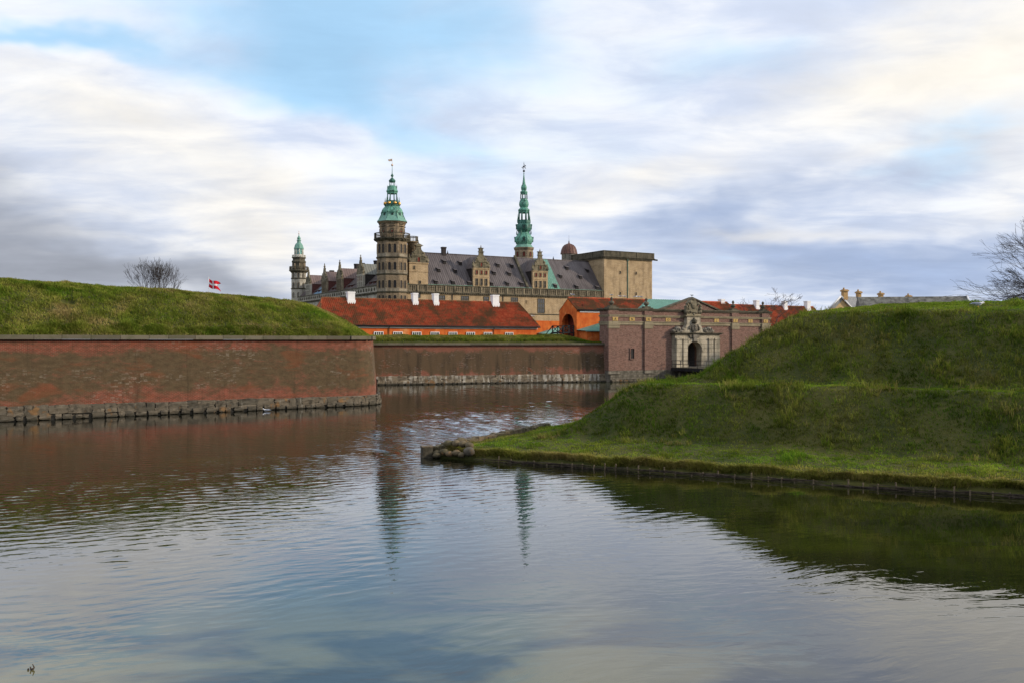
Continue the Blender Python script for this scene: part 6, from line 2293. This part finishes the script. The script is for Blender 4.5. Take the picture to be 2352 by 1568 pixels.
# ------------------------------------------------------------------ gulls
def make_gull(label, loc, rz, scale=1.0, swim=False, group=None, head_down=False):
    g = root('gull', label, 'gull', loc, rz, group)
    g.scale = (scale,) * 3
    z0 = 0.10 if swim else 0.26
    m = MB()
    sec = [(-0.30, 0.0, 0.012, 0.012), (-0.20, 0.005, 0.04, 0.03), (-0.08, 0.0, 0.085, 0.075), (0.04, 0.0, 0.095, 0.09), (0.13, 0.02, 0.075, 0.075),
           (0.18, 0.055, 0.05, 0.052), (0.22, 0.10, 0.045, 0.048), (0.26, 0.115, 0.04, 0.042), (0.295, 0.11, 0.015, 0.018)]
    if head_down:
        sec = [(x, zz - max(0, x - 0.13) * 0.35, a, b) for x, zz, a, b in sec]
    n = 10
    vs = [(x, a * math.cos(2 * math.pi * k / n), z0 + 0.02 + zz + b * math.sin(2 * math.pi * k / n)) for x, zz, a, b in sec for k in range(n)]
    fs = [(i * n + k, i * n + (k + 1) % n, (i + 1) * n + (k + 1) % n, (i + 1) * n + k) for i in range(len(sec) - 1) for k in range(n)]
    fs += [tuple(range(n)), tuple(range((len(sec) - 1) * n, len(sec) * n))]
    m.add(vs, fs, 0, True)
    m.build('body', 'feather_white', g)
    for sgn in (-1, 1):
        w = MB()
        w.ball((-0.06, sgn * 0.085, z0 + 0.045), (0.21, 0.022, 0.062), 10, 6)
        w.tube((-0.22, sgn * 0.07, z0 + 0.04), (-0.36, sgn * 0.03, z0 + 0.02), 0.028, 0.006, 5)
        w.build('wing', 'feather_grey', g)
        if not swim:
            MB().tube((0.0, sgn * 0.035, 0.0), (0.01, sgn * 0.035, z0 - 0.05), 0.012, None, 5).tube((0.0, sgn * 0.035, 0.005), (0.05, sgn * 0.035, 0.005), 0.012, 0.006, 4).build('leg', 'beak_yellow', g)
    dz = -0.055 if head_down else 0
    MB().tube((0.285, 0, z0 + 0.13 + dz), (0.345, 0, z0 + 0.118 + dz), 0.014, 0.004, 5).build('beak', 'beak_yellow', g)
    return g


# on the right crest
gy = 49.2
gx = (2387 - 1250) / FPX * gy
pq = np.array([gx, gy]) - TIP
gz = float(ravelin_z(np.array([pq @ EA]), np.array([pq @ EB]), np.array([gx]), np.array([gy]))[0])
make_gull('large grey-backed gull standing on the right grass crest', (gx, gy, gz - 0.07), 0.0, 1.25, head_down=True)
sx, sy = (662 - 1250) / FPX * 77.5, 77.5
make_gull('white gull swimming at the foot of the left brick wall', (sx, sy - 1.5, -0.03), R(200), 1.1, swim=True)
make_gull('gull perched at the left end of the gatehouse roof ridge', GF.world(0.9, GWD / 2, zp_ + 0.28), R(180), 1.3)
for k, px in enumerate((1514, 1525, 1551, 1558, 1565)):
    t = GF.xt(px, GWD / 2)
    make_gull(('leftmost', 'second from left', 'middle', 'second from right', 'rightmost')[k] + ' white gull in the row on the gatehouse roof ridge', GF.world(t, GWD / 2, zp_ + 0.28), R((170, 200, 20, 190, 160)[k]), 1.2, group='gulls along the gatehouse ridge')
make_gull('gull perched on the peak of the brick pediment', BF.world(pk, yb_, zpk - 0.02), R(150), 1.1)
make_gull('gull perched on the leftmost gate urn', BF.world(PIL[0], 0.3, ZTOP + 1.66), R(160), 1.0)
make_gull('white gull perched low on the right end of the long tiled roof', HF.world(-0.6, 1.2, 9.95), R(200), 1.2)

# ------------------------------------------------------------------ shore edging on the ravelin
wf = root('wattle_edging', 'low woven brushwood edging with short wooden stakes along the near grassy shore', 'edging')


def shore(s_, out, z):
    return (TIP[0] + EA[0] * s_ - EB[0] * out, TIP[1] + EA[1] * s_ - EB[1] * out, z)


rw = random.Random(31)
ST = {}
s_ = 3.3
while s_ < 42:
    hgt = rw.choice([0.12, 0.16, 0.2, 0.24, 0.28, 0.32])
    key = round(hgt, 1)
    if key not in ST:
        ST[key] = MB().lathe([(0.03, -0.5), (0.036, 0.0), (0.034, key), (0.024, key + 0.015)], 7).mesh('stake', 'timber')
    o = link('stake', ST[key], wf, loc=shore(s_, 0.06 + rw.uniform(-0.03, 0.05), 0))
    o.rotation_euler = (rw.uniform(-0.08, 0.08), rw.uniform(-0.08, 0.08), rw.uniform(0, 3))
    s_ += rw.uniform(0.5, 0.8)
for k in range(180):
    a = rw.uniform(2.6, 40)
    ln = rw.uniform(1.2, 3.2)
    z_ = rw.uniform(-0.04, 0.16)
    pts = [shore(a + ln * q / 5, 0.06 + 0.04 * math.sin((a + ln * q / 5) * 9 + k) + rw.uniform(-0.02, 0.02), z_ + rw.uniform(-0.025, 0.025)) for q in range(6)]
    MB().path(pts, [0.022, 0.02, 0.018, 0.016, 0.013, 0.008], 4).build('brushwood_rod', 'withy', wf)
# timber at the tip
tb = root('timber_post', 'squat dark square timber post standing at the point of the grassy spit', 'post', (TIP[0] - 0.12, TIP[1] - 0.02, 0), R(20))
MB().box(-0.27, 0.27, -0.24, 0.24, -0.6, 0.55).build('post_core', 'wet_timber', tb)
MB().box(-0.29, 0.29, -0.26, 0.26, 0.55, 0.60).build('post_cap', 'timber', tb)
BL = [(0.40, 0.10, 0.34, 0.22), (0.85, 0.12, 0.40, 0.30), (1.25, -0.02, 0.36, 0.24), (1.60, 0.10, 0.38, 0.30), (1.95, 0.02, 0.34, 0.22), (2.38, 0.02, 0.55, 0.42),
      (0.75, 0.70, 0.44, 0.36), (1.20, 0.75, 0.42, 0.40), (1.62, 0.72, 0.42, 0.38), (1.15, 1.30, 0.55, 0.42), (2.05, 0.62, 0.42, 0.34), (0.55, -0.12, 0.36, 0.14)]
BLAB = ['rounded boulder next to the timber post at the spit point', 'mossy boulder, second from the timber post at the waterline', 'flattish pale boulder at the waterline in the middle of the heap',
        'rounded waterline boulder beside the big grey one', 'small boulder wedged left of the big grey one', 'biggest dark grey boulder at the right end of the waterline heap',
        'upper boulder behind the timber post', 'upper boulder in the middle of the heap', 'upper mossy boulder right of the heap middle', 'topmost pale boulder of the heap on the spit', 'upper right boulder behind the big grey one',
        'low dark wet stone at the waterline near the timber post']
for k, ((a, b, w, z_), lb) in enumerate(zip(BL, BLAB)):
    rb = random.Random(50 + k)
    m = MB()
    m.ball((0, 0, 0), (w * 0.62, w * 0.52, w * 0.42), 12, 8, 0, 0.09, rb)
    p = shore(a, -b + 0.02, z_ + (0.32 if b > 0.5 else 0.02))
    o = m.build('boulder', 'boulder_stone' if k != 5 else 'foundation_stone', None, label=lb, cat='boulder', group='boulders at the point of the spit', loc=p, rz=rb.uniform(0, 3))
# paved edge on the far side of the spit
m = root('stone_edge', 'worn stone edging running back from the point of the spit', 'edging')
for k in range(26):
    q_ = 0.5 + k * 0.55
    px_, py_ = TIP[0] + EB[0] * q_ + EA[0] * 0.16, TIP[1] + EB[1] * q_ + EA[1] * 0.16
    put_stone(m, k % 9, 'boulder_stone', px_, py_, 0.30 + 0.05 * rw.uniform(-1, 1), math.atan2(EB[1], EB[0]), (0.60, 0.55, 0.60), 'edge_stone')

# drifting twig in the near water
tw = root('driftwood', 'dark broken branch sticking out of the water at the lower left', 'branch', ((78 - 1250) / FPX * 16.1, 16.1, 0))
tw.scale = (0.62, 0.62, 0.62)
MB().path([(-0.02, 0, -0.2), (0.02, 0.0, 0.03), (0.06, 0.02, 0.06), (0.0, 0.03, 0.17)], [0.03, 0.035, 0.02, 0.012], 6).build('branch', 'withy', tw)
MB().path([(-0.02, 0, 0.0), (-0.05, 0.0, 0.10)], [0.025, 0.018], 6).build('branch_stub', 'withy', tw)
MB().ball((-0.11, 0, 0.01), (0.03, 0.03, 0.05)).build('branch_end', 'withy', tw)
